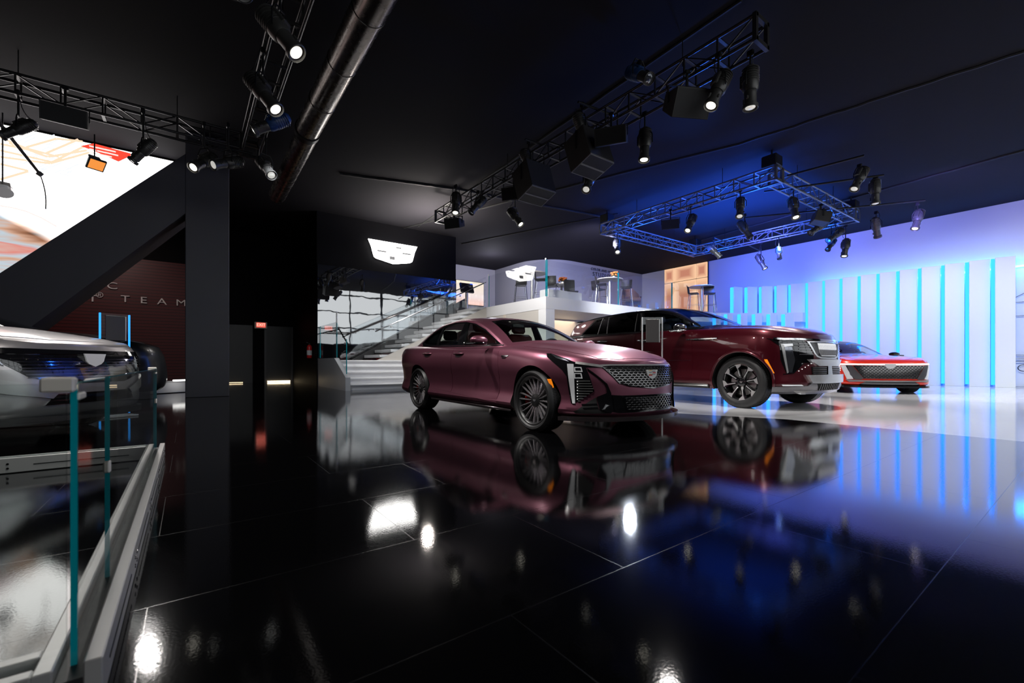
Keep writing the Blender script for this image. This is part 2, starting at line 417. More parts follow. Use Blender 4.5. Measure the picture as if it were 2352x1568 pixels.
def wheel(name, parent, x, y, R, W, rimR, spokes, m_rim, m_face, caliper=None, style='split', hub=None, lab=None):
    """wheel on the car's side; y sign gives the outer face"""
    sg = 1 if y > 0 else -1
    e = bpy.data.objects.new(name, None)
    T = MX.Translation((0, 0, 0)) @ MX.Rotation(-sg * PI / 2, 4, 'X')   # local Z -> outwards
    t = MB(); w = W / 2; r = rimR
    prof = [(r - .012, -w * .8), (r + .01, -w * .92), (r + (R - r) * .5, -w * 1.02), (R - .02, -w * .9), (R - .004, -w * .74), (R, -w * .4), (R, w * .4), (R - .004, w * .74), (R - .018, w * .9), (r + (R - r) * .55, w * 1.03), (r + (R - r) * .25, w * .99), (r + .012, w * .93), (r - .004, w * .86), (r - .012, w * .8)]
    t.lathe(prof, 64, T, closed=True)
    for i in range(72):                                     # tread blocks
        a = 2 * PI * i / 72
        for z, ww in ((-w * .58, w * .3), (w * .58, w * .3), (0, w * .34)):
            c = V((math.cos(a) * (R + .0005), math.sin(a) * (R + .0005), z)); rot = T.to_3x3() @ MX.Rotation(a, 3, 'Z')
            t.box(T @ c, (.006, R * .062, ww), rot)
    tyre = t.build(name, rubber, parent, 40); tyre.location = (x, y, R)
    if lab: tyre['label'] = lab
    b = MB(); b.lathe([(r - .006, w * .86), (r - .02, w * .84), (r - .035, w * .5), (r - .04, -w * .7), (r - .01, -w * .84)], 56, T)
    b.lathe([(r + .004, w * .885), (r - .012, w * .90), (r - .022, w * .84), (r - .03, w * .7)], 56, T)
    b.build('rim', m_rim, tyre, 40)
    d = MB(); d.lathe([(.05, w * .1), (r * .72, w * .1), (r * .72, -w * .12), (.05, -w * .12)], 40, T)
    d.build('brake_disc', steel, tyre, 30)
    k = MB(); k.lathe([(r * .76, -w * .18), (0.001, -w * .18)], 32, T); k.lathe([(r - .03, -w * .6), (.001, -w * .6)], 32, T); k.build('inner_barrel', void_black, tyre)
    if caliper:
        cb = MB()
        for i in range(-5, 6):
            a = PI - .1 + i * .075 if True else 0
            # rearward side of the hub
            aa = (a if sg < 0 else PI - a)
            c = T @ V((math.cos(aa) * r * .64, math.sin(aa) * r * .64, w * .12)); cb.box(c, (r * .3, r * .075, w * .55), T.to_3x3() @ MX.Rotation(aa, 3, 'Z'), .004)
        cb.build('brake_caliper', caliper, tyre, 30)
    sp = MB(); sf = MB()
    for i in range(spokes):
        a = 2 * PI * (i + .25) / spokes
        def pt(rr, off, z): return T @ (MX.Rotation(a, 3, 'Z') @ V((rr, off, z)))
        if style == 'split':
            for o in (-1, 1):
                prof = [(.045, .010 * o, w * .50), (r * .45, .020 * o, w * .62), (r * .75, .034 * o, w * .74), (r - .012, .050 * o, w * .82)]
                rows = []
                for rr, off, z in prof:
                    hw = .0125 - .003 * (rr / r); rows.append([pt(rr, off - hw, z - .022), pt(rr, off - hw * .35, z), pt(rr, off + hw * .35, z), pt(rr, off + hw, z - .022)])
                sp.grid(rows, cv=True)
        else:
            rows = [[pt(rr, -hw, z - .03), pt(rr, -hw * .7, z), pt(rr, hw * .7, z), pt(rr, hw, z - .03)] for rr, hw, z in ((.06, .03, w * .55), (r * .4, .028, w * .66), (r * .72, .034, w * .76), (r * .84, .060, w * .80), (r - .012, .075, w * .84))]
            sp.grid(rows, cv=True)
            rows = [[pt(rr, -.007, z), pt(rr, .007, z), pt(rr, .007, z + .006), pt(rr, -.007, z + .006)] for rr, z in ((.10, w * .60), (r * .45, w * .68), (r * .80, w * .785))]
            sf.grid(rows, cv=True)
            pl = [(r * .76, -.008), (r * .88, -.066), (r - .010, -.078), (r - .010, .034), (r * .92, .018), (r * .76, .008)]
            rows = [pt(p[0], p[1], w * .80 + .010 + (p[0] - r * .8) * .12) for p in pl]; rows2 = [pt(p[0], p[1], w * .80 - .004 + (p[0] - r * .8) * .12) for p in pl]
            sf.grid([rows, rows2], cv=True); o_ = len(sf.v); sf.f.append(tuple(range(o_ - 12, o_ - 6))); sf.f.append(tuple(range(o_ - 6, o_)))
    sp.build('spokes', m_face if style == 'split' else m_rim, tyre, 25)
    if sf.f: sf.build('spoke_trim', m_face, tyre, 25)
    h = MB(); h.lathe([(.075, w * .40), (.072, w * .56), (.045, w * .62), (.034, w * .64), (.001, w * .645)], 24, T); h.build('hub', m_rim, tyre, 30)
    cb = MB(); cb.prism([(-.024, .012), (.024, .012), (.019, -.004), (.0, -.013), (-.019, -.004)], lambda u, v_, z: V((sg * -u, z * sg, v_)), w * .645, w * .66)
    cb.build('hub_badge', hub or steel, tyre)
    return tyre
def cresttext(): pass
def crest(parent, name, T, s, m_white, m_dark, colored=False):
    """shield badge: T maps (u,v,out) to the car; s is its width"""
    out = [(-.5, .26), (.5, .26), (.455, .1), (.40, -.06), (.30, -.16), (0, -.27), (-.30, -.16), (-.40, -.06), (-.455, .1)]
    mb = MB().prism([(u * s, v * s) for u, v in out], T, 0, .010); mb.build(name, m_white, parent, 30)
    return mb
# ---------------------------------------------------------------- car definitions
def paint(name, col, metal, rough, coat, cr, col2=None):
    m = mat(name, col, rough, metal, coat, cr=cr); nt = m.node_tree; p = nt.nodes['Principled BSDF']; N = nt.nodes.new
    tc = N('ShaderNodeTexCoord'); n = N('ShaderNodeTexNoise'); n.inputs['Scale'].default_value = 900; n.inputs['Detail'].default_value = 1
    nt.links.new(tc.outputs['Object'], n.inputs['Vector']); r = N('ShaderNodeMapRange'); r.inputs['To Min'].default_value = rough * .9; r.inputs['To Max'].default_value = rough * 1.1
    nt.links.new(n.outputs['Fac'], r.inputs['Value']); nt.links.new(r.outputs['Result'], p.inputs['Roughness'])
    return m
mauve = paint('satin_mauve_paint', (.20, .062, .098), .72, .36, .25, .22)
wine = paint('wine_red_paint', (.085, .004, .011), .55, .3, 1.0, .03)
wine_black = paint('black_roof_paint', (.008, .007, .009), .3, .3, 1.0, .03)
scarlet = paint('scarlet_paint', (.75, .028, .008), .25, .3, 1.0, .04)
silver = paint('silver_paint', (.56, .53, .53), .75, .32, .8, .06)
blackp = paint('black_car_paint', (.005, .005, .006), .2, .35, .35, .12)
leather = mat('maroon_leather', (.10, .012, .014), .5, noise=.06)
dark_leather = mat('dark_leather', (.02, .018, .02), .5, noise=.06)
int_black = mat('cabin_black', (.012, .012, .013), .6, noise=.05)
def smst(a, b, x):
    t = max(0, min(1, (x - a) / (b - a))); return t * t * (3 - 2 * t)
SEDAN = dict(xf=2.37, xr=-2.585, lf=.85, lr=.5, nf=2.35, nr=3.0,
    zE=[(-2.585, .985), (-2.3, 1.02), (-1.5, 1.01), (-.5, .972), (.6, .948), (1.0, .935), (1.6, .885), (2.0, .825), (2.25, .755), (2.36, .715)],
    zC=[(-2.585, .985), (-2.4, 1.08), (-2.0, 1.12), (0, 1.0), (.75, 1.03), (1.1, 1.005), (1.6, .945), (2.0, .87), (2.25, .78), (2.36, .715)],
    zB=[(-2.585, .26), (-1.4, .21), (1.4, .20), (2.36, .20)],
    w=[(-2.585, .86), (-2.2, .885), (-1.47, .915), (0, .912), (1.47, .915), (2.0, .90), (2.36, .88)],
    pY=[(0, -.055), (.04, -.012), (.11, .014), (.19, -.010), (.30, -.036), (.48, -.026), (.68, 0), (.84, -.012), (.93, -.04), (.98, -.075), (1, -.115)],
    pF=[(0, -.04), (.08, 0), (.35, .005), (.5, 0), (.8, -.03), (1, -.085)],
    pR=[(0, .12), (.2, .03), (.6, 0), (.95, 0), (1, .02)],
    flare=[(1.4735, .028, .44, .6, .33), (-1.4735, .034, .46, .62, .34)],
    bump=lambda x, sy: .016 * smst(.70, .60, sy) * smst(.8, 1.1, x) * smst(2.3, 2.0, x))
SEDAN_H = dict(x0=1.08, x1=-2.28, bul=.012,
    zt=[(1.08, .99), (.95, 1.04), (.5, 1.225), (.0, 1.395), (-.2, 1.43), (-.6, 1.452), (-1.0, 1.435), (-1.5, 1.355), (-2.0, 1.20), (-2.28, 1.08)],
    ze=[(1.08, .90), (.8, .955), (.5, 1.10), (.2, 1.24), (-.1, 1.34), (-.35, 1.385), (-.7, 1.40), (-1.1, 1.375), (-1.6, 1.25), (-2.0, 1.10), (-2.28, .99)],
    ye=[(1.08, .72), (.8, .72), (.2, .67), (-.35, .625), (-.9, .605), (-1.6, .62), (-2.28, .63)],
    yb=[(1.08, .76), (.6, .80), (-1.5, .80), (-2.28, .74)],
    zb=[(1.08, .84), (.6, .90), (-.5, .93), (-1.5, .97), (-2.28, .95)])
SUV = dict(xf=2.59, xr=-3.04, lf=.70, lr=.5, nf=2.6, nr=3.2,
    zE=[(-3.04, 1.40), (-1, 1.40), (0, 1.39), (1.0, 1.365), (1.9, 1.32), (2.25, 1.275), (2.48, 1.20), (2.59, 1.14)],
    zC=[(-3.04, 1.40), (-2.9, 1.42), (0, 1.41), (.9, 1.435), (1.3, 1.42), (2.0, 1.365), (2.43, 1.25), (2.59, 1.14)],
    zB=[(-3.04, .36), (-1.7, .30), (1.7, .30), (2.66, .27)],
    w=[(-3.04, .98), (-2.6, 1.02), (-1.73, 1.045), (0, 1.04), (1.73, 1.045), (2.3, 1.03), (2.66, 1.0)],
    pY=[(0, -.07), (.04, -.03), (.14, .0), (.3, -.018), (.5, -.012), (.7, 0), (.86, -.015), (.94, -.045), (.98, -.075), (1, -.12)],
    pF=[(0, -.10), (.08, -.01), (.2, .01), (.5, 0), (.85, -.03), (1, -.09)],
    pR=[(0, .12), (.2, .03), (.6, 0), (.95, 0), (1, .02)],
    flare=[(1.73, .03, .52, .5, .3), (-1.73, .03, .52, .5, .3)],
    bump=lambda x, sy: .02 * smst(.75, .62, sy) * smst(.8, 1.2, x) * smst(2.6, 2.2, x))
SUV_H = dict(x0=1.30, x1=-3.0, bul=.015,
    zt=[(1.30, 1.36), (1.0, 1.46), (.5, 1.70), (.15, 1.85), (-.1, 1.91), (-.6, 1.95), (-1.5, 1.935), (-2.5, 1.86), (-2.8, 1.80), (-2.93, 1.62), (-3.0, 1.37)],
    ze=[(1.30, 1.28), (1.0, 1.37), (.6, 1.57), (.2, 1.76), (-.2, 1.85), (-.8, 1.885), (-2, 1.855), (-2.6, 1.785), (-2.82, 1.72), (-2.93, 1.58), (-3.0, 1.35)],
    ye=[(1.30, .87), (.5, .81), (0, .76), (-1, .74), (-2.6, .74), (-3.0, .78)],
    yb=[(1.30, .90), (.6, .925), (-2.2, .925), (-3.0, .88)],
    zb=[(1.30, 1.24), (.6, 1.33), (-3.0, 1.34)])
COUPE = dict(xf=2.60, xr=-2.9, lf=.6, lr=.6, nf=3.0, nr=2.8,
    zE=[(-2.9, .95), (-2.2, 1.0), (-1.0, .98), (.6, .95), (1.2, .93), (1.9, .90), (2.35, .83), (2.6, .73)],
    zC=[(-2.9, .95), (-2.2, 1.0), (.6, 1.0), (1.1, .985), (1.8, .93), (2.35, .84), (2.6, .73)],
    zB=[(-2.9, .26), (-1.5, .2), (1.5, .19), (2.6, .20)],
    w=[(-2.9, .9), (-2.2, .95), (-1.6, .99), (0, .975), (1.65, .99), (2.2, .985), (2.6, .97)],
    pY=[(0, -.06), (.05, -.02), (.14, .0), (.3, -.02), (.5, -.015), (.72, 0), (.88, -.02), (.95, -.05), (1, -.10)],
    pF=[(0, -.05), (.08, .0), (.4, 0), (.8, -.02), (1, -.06)],
    pR=[(0, .15), (.3, .02), (.7, 0), (1, .03)],
    flare=[(1.65, .03, .5, .65, .35), (-1.65, .035, .5, .65, .35)])
COUPE_H = dict(x0=1.2, x1=-2.7, bul=.012,
    zt=[(1.2, .96), (1.0, 1.02), (.5, 1.20), (0, 1.36), (-.4, 1.43), (-.9, 1.45), (-1.5, 1.38), (-2.1, 1.20), (-2.7, .96)],
    ze=[(1.2, .90), (.9, .955), (.5, 1.09), (0, 1.27), (-.4, 1.34), (-.9, 1.35), (-1.5, 1.26), (-2.1, 1.08), (-2.7, .92)],
    ye=[(1.2, .76), (.5, .71), (0, .64), (-.9, .61), (-2.0, .64), (-2.7, .66)],
    yb=[(1.2, .83), (.5, .86), (-1.8, .86), (-2.7, .78)], zb=[(1.2, .86), (.5, .90), (-2.7, .90)])
CROSS = dict(xf=2.46, xr=-2.54, lf=.62, lr=.5, nf=2.9, nr=3.0,
    zE=[(-2.54, 1.12), (-1.5, 1.11), (0, 1.08), (.9, 1.07), (1.6, 1.04), (2.0, 1.0), (2.3, .94), (2.46, .885)],
    zC=[(-2.54, 1.12), (0, 1.10), (.8, 1.155), (1.4, 1.13), (2.0, 1.045), (2.3, .965), (2.46, .885)],
    zB=[(-2.54, .3), (-1.5, .25), (1.5, .24), (2.46, .22)],
    w=[(-2.54, .9), (-1.55, .955), (0, .945), (1.55, .955), (2.1, .945), (2.46, .93)],
    pY=[(0, -.06), (.05, -.02), (.14, .0), (.3, -.02), (.5, -.015), (.72, 0), (.88, -.02), (.95, -.05), (1, -.10)],
    pF=[(0, -.08), (.08, -.02), (.3, .02), (.8, -.02), (1, -.09)],
    pR=[(0, .15), (.3, .02), (.7, 0), (1, .03)],
    flare=[(1.547, .03, .46, .6, .35), (-1.547, .035, .46, .6, .35)])
CROSS_H = dict(x0=1.2, x1=-2.45, bul=.012,
    zt=[(1.2, 1.10), (.95, 1.17), (.45, 1.35), (0, 1.53), (-.4, 1.6), (-.9, 1.62), (-1.6, 1.57), (-2.1, 1.42), (-2.45, 1.12)],
    ze=[(1.2, 1.0), (.9, 1.05), (.45, 1.22), (0, 1.42), (-.4, 1.50), (-.9, 1.53), (-1.6, 1.47), (-2.1, 1.3), (-2.45, 1.06)],
    ye=[(1.2, .74), (.5, .70), (0, .65), (-.9, .62), (-2.0, .64), (-2.45, .66)],
    yb=[(1.2, .80), (.5, .835), (-1.8, .835), (-2.45, .78)], zb=[(1.2, .96), (.5, 1.0), (-2.45, 1.03)])
class Car: pass
S2 = math.sqrt(.5)
AX['d'] = (V((-S2, S2, 0)), lambda a, b: V((9 * S2 + a * S2, -9 * S2 + a * S2, b)))
AX['D'] = (V((-S2, -S2, 0)), lambda a, b: V((9 * S2 + a * S2, 9 * S2 - a * S2, b)))
def P2(ax, p):
    if len(p) == 2: return tuple(p)
    if ax in 'fr': return (p[1], p[2])
    if ax == 't': return (p[0], p[1])
    if ax in 'RL': return (p[0], p[2])
    return ((p[0] + p[1]) * S2, p[2]) if ax == 'd' else ((p[0] - p[1]) * S2, p[2])
MIR = {'R': 'L', 'd': 'D', 'f': 'f', 't': 't'}
def sides(pts, ax, both):
    r = [(ax, [P2(ax, p) for p in pts])]
    if both:
        if ax in 'ft':
            k = 0 if ax == 'f' else 1
            if ax == 'f': r.append(('f', [(-q[0], q[1]) for q in r[0][1]][::-1]))
            else: r.append(('t', [(q[0], -q[1]) for q in r[0][1]][::-1]))
        else: r.append((MIR[ax], list(r[0][1])))
    return r
def base_car(name, label, loc, rz, cb, ch, m_body, m_roof, axle, R, archR, Wt, cabin, arch_w=.34, frames=(), wins=(), fast=False):
    k = Car(); k.root = thing(name, label, 'car', loc, rz); k.B = Body(cb); k.H = House(ch); k.c = cb; k.R = R
    k.body = k.B.mb.build('body', m_body); cuts = []
    if not fast:
        x0, x1, hw, z0, z1 = cabin
        cuts.append((MB().box(((x0 + x1) / 2, 0, (z0 + z1) / 2), (x1 - x0, 2 * hw, z1 - z0), None, .05), int_black))
    for x in axle:
        for s in (-1, 1):
            yo = k.B.width(x, .5) + .15
            cuts.append((MB().cyl((x, s * (yo - .15 - arch_w), R), (x, s * yo, R), archR, None, 56), void_black))
    boolean(k.body, cuts); smooth(k.body, 30); k.body.parent = k.root
    k.house = k.H.mb.build('roof', m_roof); hc = []
    for pts, ax, both in frames:
        for A, q in sides(pts, ax, both): hc.append((patch(k.H.bvh, q, A, -.005, .05, .06, True), gloss_black))
    for nm, pts, ax, both, gm in wins:
        for A, q in sides(pts, ax, both): hc.append((patch(k.H.bvh, q, A, -.12, .07, .06, True), int_black))
    boolean(k.house, hc); smooth(k.house, 30); k.house.parent = k.root
    for nm, pts, ax, both, gm in wins:
        for A, q in sides(pts, ax, both): patch(k.H.bvh, q, A, -.013, -.008, .05, True).build(nm, gm, k.root, 40)
    return k
def part(k, name, mb, m, sm=35, parent=None):
    if not mb.f: return None
    return mb.build(name, m, parent or k.root, sm)
def det(k, name, pts, ax, lo, hi, m, both=True, res=.04, house=False, parent=None, sm=35, along=False):
    r = []
    for A, q in sides(pts, ax, both):
        r.append(part(k, name, patch(k.H.bvh if house else k.B.bvh, q, A, lo, hi, res, along), m, sm, parent))
    return r
def line(k, name, pts, ax, w, lo, hi, m, both=True, house=False, parent=None, res=.05):
    r = []
    for A, q in sides(pts, ax, both): r.append(part(k, name, strip(k.H.bvh if house else k.B.bvh, q, A, w, lo, hi, res), m, 35, parent))
    return r
def on(k, ax, p, off=0.0, house=False):
    h = cast(k.H.bvh if house else k.B.bvh, ax, *p); return h[0] + h[1] * off
def slats(k, name, quad, ax, n, w, lo, hi, m, both=True, parent=None):
    """quad: bottom-left, bottom-right, top-right, top-left"""
    for A, q in sides(quad, ax, both):
        if A != ax: pass
        Q = [V(p) for p in q]
        if A == 'f' and both and Q[0].x > Q[1].x: pass
        mb = MB()
        P = [V(P2(ax, p)) for p in quad]
        if A != ax or (ax == 'f' and q != [P2(ax, p) for p in quad]):
            P = [V((-p.x, p.y)) for p in P] if ax == 'f' else P
        for i in range(n):
            t = (i + .5) / n; s = strip(k.B.bvh, [tuple(P[0].lerp(P[3], t)), tuple(P[1].lerp(P[2], t))], A, w, lo, hi, .05); mb.add(s.v, s.f)
        part(k, name, mb, m, 35, parent)
def seat(k, x, y, z, m, w=.50, h=.62):
    c = MB().box((x + .22, y, z + .07), (.50, w, .16), None, .05)
    s = c.build('seat', m, k.root, 50)
    MB().box((x - .06, y, z + .07 + h / 2), (.15, w * .94, h), MX.Rotation(-.2, 3, 'Y'), .055).build('backrest', m, s, 50)
    MB().box((x - .15, y, z + .07 + h + .09), (.09, .27, .17), MX.Rotation(-.15, 3, 'Y'), .04).build('headrest', m, s, 50)
def steering(k, x, y, z):
    T = MX.Translation((x, y, z)) @ MX.Rotation(-1.15, 4, 'Y')
    mb = MB().tube([T @ V((.185 * math.cos(a * PI / 16), .185 * math.sin(a * PI / 16), 0)) for a in range(32)], .016, 8, True)
    for a in (0, 2.3, 4.0): mb.beam(T @ V((0, 0, 0)), T @ V((.18 * math.cos(a), .18 * math.sin(a), 0)), .03, .012)
    mb.cyl(T @ V((0, 0, .02)), T @ V((0, 0, -.12)), .06, .05); mb.build('steering_wheel', int_black, k.root, 40)
def mirror(k, c, sz, m, mlow):
    for s in (1, -1):
        cc = V((c[0], c[1] * s, c[2])); a = MB(); a.ell(cc, (sz[0] / 2, sz[1] / 2, sz[2] / 2), 20, 12)
        a.v = [(p[0] if p[0] > cc.x - sz[0] * .2 else cc.x - sz[0] * .2, p[1], p[2]) for p in a.v]
        o = a.build('mirror', m, k.root, 50)
        b = MB().ell(cc - V((0, 0, sz[2] * .30)), (sz[0] / 2 * .98, sz[1] / 2 * .96, sz[2] * .26), 20, 8)
        b.beam(cc - V((0, 0, sz[2] * .3)), cc - V((0, s * sz[1] * .85, sz[2] * .42)), .07, .035, .01); b.build('mirror_base', mlow, o, 50)
def handle(k, x0, x1, z, m, out=.03):
    for A, s in (('R', -1), ('L', 1)):
        p0 = on(k, A, (x0, z)); p1 = on(k, A, (x1, z)); d = V((0, s * out, 0))
        mb = MB().tube([p0, p0.lerp(p1, .12) + d, p0.lerp(p1, .5) + d * 1.12, p0.lerp(p1, .88) + d, p1], [.012, .014, .016, .014, .012], 10)
        h = mb.build('door_handle', m, k.root, 50); cx = (x0 + x1) / 2; hw = (x1 - x0) * .40
        part(k, 'handle_recess', patch(k.B.bvh, [(cx + hw * math.cos(t * PI / 8), z - .012 + .038 * math.sin(t * PI / 8)) for t in range(16)], A, .001, .0045, .05), satin_black, 35, h)
def badge(k, T, s, colored=True, m_white=None):
    out = [(-.5, .25), (.5, .25), (.44, .1), (.39, -.06), (.27, -.17), (0, -.27), (-.27, -.17), (-.39, -.06), (-.44, .1)]
    o = part(k, 'badge', MB().prism([(u * s, v * s) for u, v in out], T, 0, .012), m_white or chrome, 25)
    if colored:
        for nm, m, rs in (('badge_gold', BG, [(-.30, .20, .0, .04), (-.30, .0, .0, .03)]), ('badge_red', BR, [(-.30, -.08, .28, .07), (0.04, .06, .26, .06)]), ('badge_dark', satin_black, [(-.02, .16, .30, .035), (-.3, .10, .28, .03), (-.02, -.01, .28, .03)])):
            mb = MB()
            for u, v, w, h in rs:
                w = w or .26; mb.prism([(u * s, v * s), ((u + w) * s, v * s), ((u + w) * s, (v + h) * s), (u * s, (v + h) * s)], T, .010, .0145)
            part(k, nm, mb, m, None, o)
    return o
BG = mat('badge_gold', (.7, .45, .12), .25, .9, noise=.03); BR = mat('badge_red', (.55, .02, .03), .3, noise=.03)
def arch_lip(k, x, R, rad, m, r=.012, z0=.22):
    for A, s in (('R', -1), ('L', 1)):
        pts = []
        for i in range(41):
            t = -.35 + (PI + .7) * i / 40; q = (x + rad * math.cos(t), R + rad * math.sin(t))
            if q[1] < z0: continue
            h = cast(k.B.bvh, A, *q)
            if h[0] is not None: pts.append(h[0])
        if len(pts) > 3: MB().tube(pts, r, 8).build('arch_trim', m, k.root, 50)
def splitter(k, x0, z0, z1, grow, m, v=.1):
    c = k.c; xf, lf, nf = c['xf'] + grow, c['lf'], c['nf']; xc = c['xf'] - lf; P = []
    for i in range(23):
        t = PI / 2 * i / 22; P.append((xc + (xf - xc) * math.cos(t) ** (2 / nf), (k.B.width(xc, v) + grow * .6) * math.sin(t) ** (2 / nf)))
    P = [p for p in P if p[0] >= x0]; L = [(x, -y) for x, y in P[::-1]] + P[1:]
    mb = MB().prism(L, lambda a, b, z: (a, b, z), z0, z1); return mb.build('front_splitter', m, k.root, 30)
# ---------------------------------------------------------------- mauve sedan
carbon = mat('dark_lip', (.035, .028, .03), .22, .3, coat=.6, noise=.04)
grille_metal = mat('grille_metal', (.30, .29, .29), .22, 1.0, noise=.04)
lamp_lit = mat('lamp_lit', (.9, .9, .9), .2, emit=(1, .97, .95), es=1.1, noise=.02)
badge_silver = mat('badge_silver', (.72, .71, .70), .3, .35, noise=.03)
machined = mat('machined_metal', (.62, .61, .62), .3, .6, noise=.05)
bright_chrome = mat('bright_chrome', (.86, .86, .88), .24, .75, noise=.04)
lamp_glow = mat('lamp_glow', (.7, .7, .72), .25, emit=(1, 1, 1), es=.45, noise=.02)
wheel_metal = mat('wheel_metal', (.40, .38, .40), .27, .8, noise=.04)
lamp_soft = mat('lamp_soft', (.75, .76, .78), .15, .5, emit=(1, 1, 1), es=.12, noise=.02)
crystal = mat('lamp_crystal', (.25, .26, .3), .1, .9, coat=1, noise=.03)
DLO = [(.66, .985), (.48, 1.07), (.2, 1.205), (-.1, 1.305), (-.4, 1.355), (-.75, 1.37), (-1.1, 1.342), (-1.45, 1.255), (-1.62, 1.175), (-1.75, 1.085), (-1.60, 1.035), (-1.0, 1.015), (-.3, 1.0), (.4, .985)]
WF = [(.58, 1.005), (.44, 1.07), (.18, 1.19), (-.1, 1.285), (-.32, 1.33), (-.295, 1.2), (-.27, 1.012), (.3, 1.0)]
WR = [(-.44, 1.335), (-.75, 1.35), (-1.02, 1.33), (-1.10, 1.30), (-1.09, 1.2), (-1.07, 1.035), (-.7, 1.025), (-.44, 1.02), (-.44, 1.2)]
WQ = [(-1.15, 1.30), (-1.4, 1.245), (-1.6, 1.16), (-1.66, 1.09), (-1.4, 1.05), (-1.12, 1.04), (-1.14, 1.2)]
WS = [(-.64, 1.008), (-.4, 1.035), (0, 1.05), (.4, 1.035), (.64, 1.008), (.60, 1.1), (.50, 1.335), (.3, 1.37), (0, 1.385), (-.3, 1.37), (-.50, 1.335), (-.60, 1.1)]
RW = [(-.56, 1.12), (.56, 1.12), (.46, 1.30), (.25, 1.335), (-.25, 1.335), (-.46, 1.30)]
ct5 = base_car('sedan', 'satin mauve sports sedan with mesh grille parked on the black floor', (3.96 - .021, 5.2 + .015, 0), -PI / 2, SEDAN, SEDAN_H, mauve, mauve, (1.4735, -1.4735), .338, .385, .28, (-1.75, .72, .66, .42, 1.3),
    frames=[(DLO, 'R', True)], wins=[('front_window', WF, 'R', True, car_glass), ('rear_window', WR, 'R', True, car_glass), ('quarter_window', WQ, 'R', True, car_dark_glass), ('windshield', WS, 'f', False, car_glass), ('back_window', RW, 'r', False, car_glass)])
k = ct5
for x in (1.4735, -1.4735):
    for s in (-1, 1): wheel('wheel', k.root, x, s * .79, (.338), .275, .270, 10, satin_black, wheel_metal, red_plastic)
line(k, 'window_trim', [(.70, .972), (.3, .978), (-.4, .99), (-1.1, 1.008), (-1.62, 1.03)], 'R', .012, .0, .006, darkchrome, house=True)
GU = [(-.57, .703), (-.5, .71), (0, .71), (.5, .71), (.57, .703), (.50, .62), (.44, .545), (.33, .512), (0, .484), (-.33, .512), (-.44, .545), (-.50, .62)]
g = det(k, 'grille', GU, 'f', .001, .005, void_black, False)[0]
part(k, 'grille_mesh', hexmesh(k.B.bvh, GU, 'f', .058, .023, .0042, .005, .013), grille_metal, None, g)
line(k, 'grille_frame', GU + GU[:1], 'f', .010, .004, .014, gloss_black, False, parent=g)
line(k, 'grille_trim', [(-.60, .718), (-.5, .722), (0, .722), (.5, .722), (.60, .718)], 'f', .017, .002, .012, steel, False, parent=g)
p0 = on(k, 'f', (0, .625), .012); badge(k, lambda u, v, z: (p0.x + z - v * .06, u, p0.z + v), .19, True, badge_silver)
LS = [(-.55, .43), (-.42, .420), (.42, .420), (.55, .43), (.52, .258), (.45, .245), (-.45, .245), (-.52, .258)]
ls = det(k, 'lower_grille', LS, 'f', .001, .005, gloss_black, False)[0]
GL = [(-.40, .405), (-.2, .411), (.2, .411), (.40, .405), (.37, .272), (.2, .264), (-.2, .264), (-.37, .272)]
part(k, 'lower_mesh', hexmesh(k.B.bvh, GL, 'f', .058, .023, .0042, .006, .014), grille_metal, None, ls)
line(k, 'lower_frame', GL + GL[:1], 'f', .009, .005, .018, gloss_black, False, parent=ls)
det(k, 'bumper_fin', [(-.70, .694), (-.556, .538), (-.522, .448), (-.508, .269), (-.533, .247), (-.625, .282), (-.631, .41), (-.557, .448), (-.565, .53), (-.70, .68)], 'f', .001, .018, gloss_black)
det(k, 'air_intake', [(-.80, .258), (-.72, .33), (-.635, .405), (-.628, .285), (-.535, .245), (-.78, .240)], 'f', .001, .004, void_black)
for zz in (.30, .335): line(k, 'intake_blade', [(-.74, zz - .01), (-.635, zz)], 'f', .012, .004, .012, gloss_black)
HD = [(1.657, -.860, .848), (1.717, -.845, .846), (1.912, -.799, .787), (1.995, -.763, .752), (2.185, -.555, .713), (2.176, -.583, .700), (2.082, -.705, .703), (2.12, -.685, .6), (2.149, -.656, .47), (2.142, -.663, .455), (1.984, -.792, .327), (1.967, -.799, .340), (1.95, -.82, .48), (1.936, -.831, .612), (1.883, -.853, .684), (1.691, -.880, .810)]
hs = det(k, 'headlight', HD, 'd', .001, .005, gloss_black, res=.05)
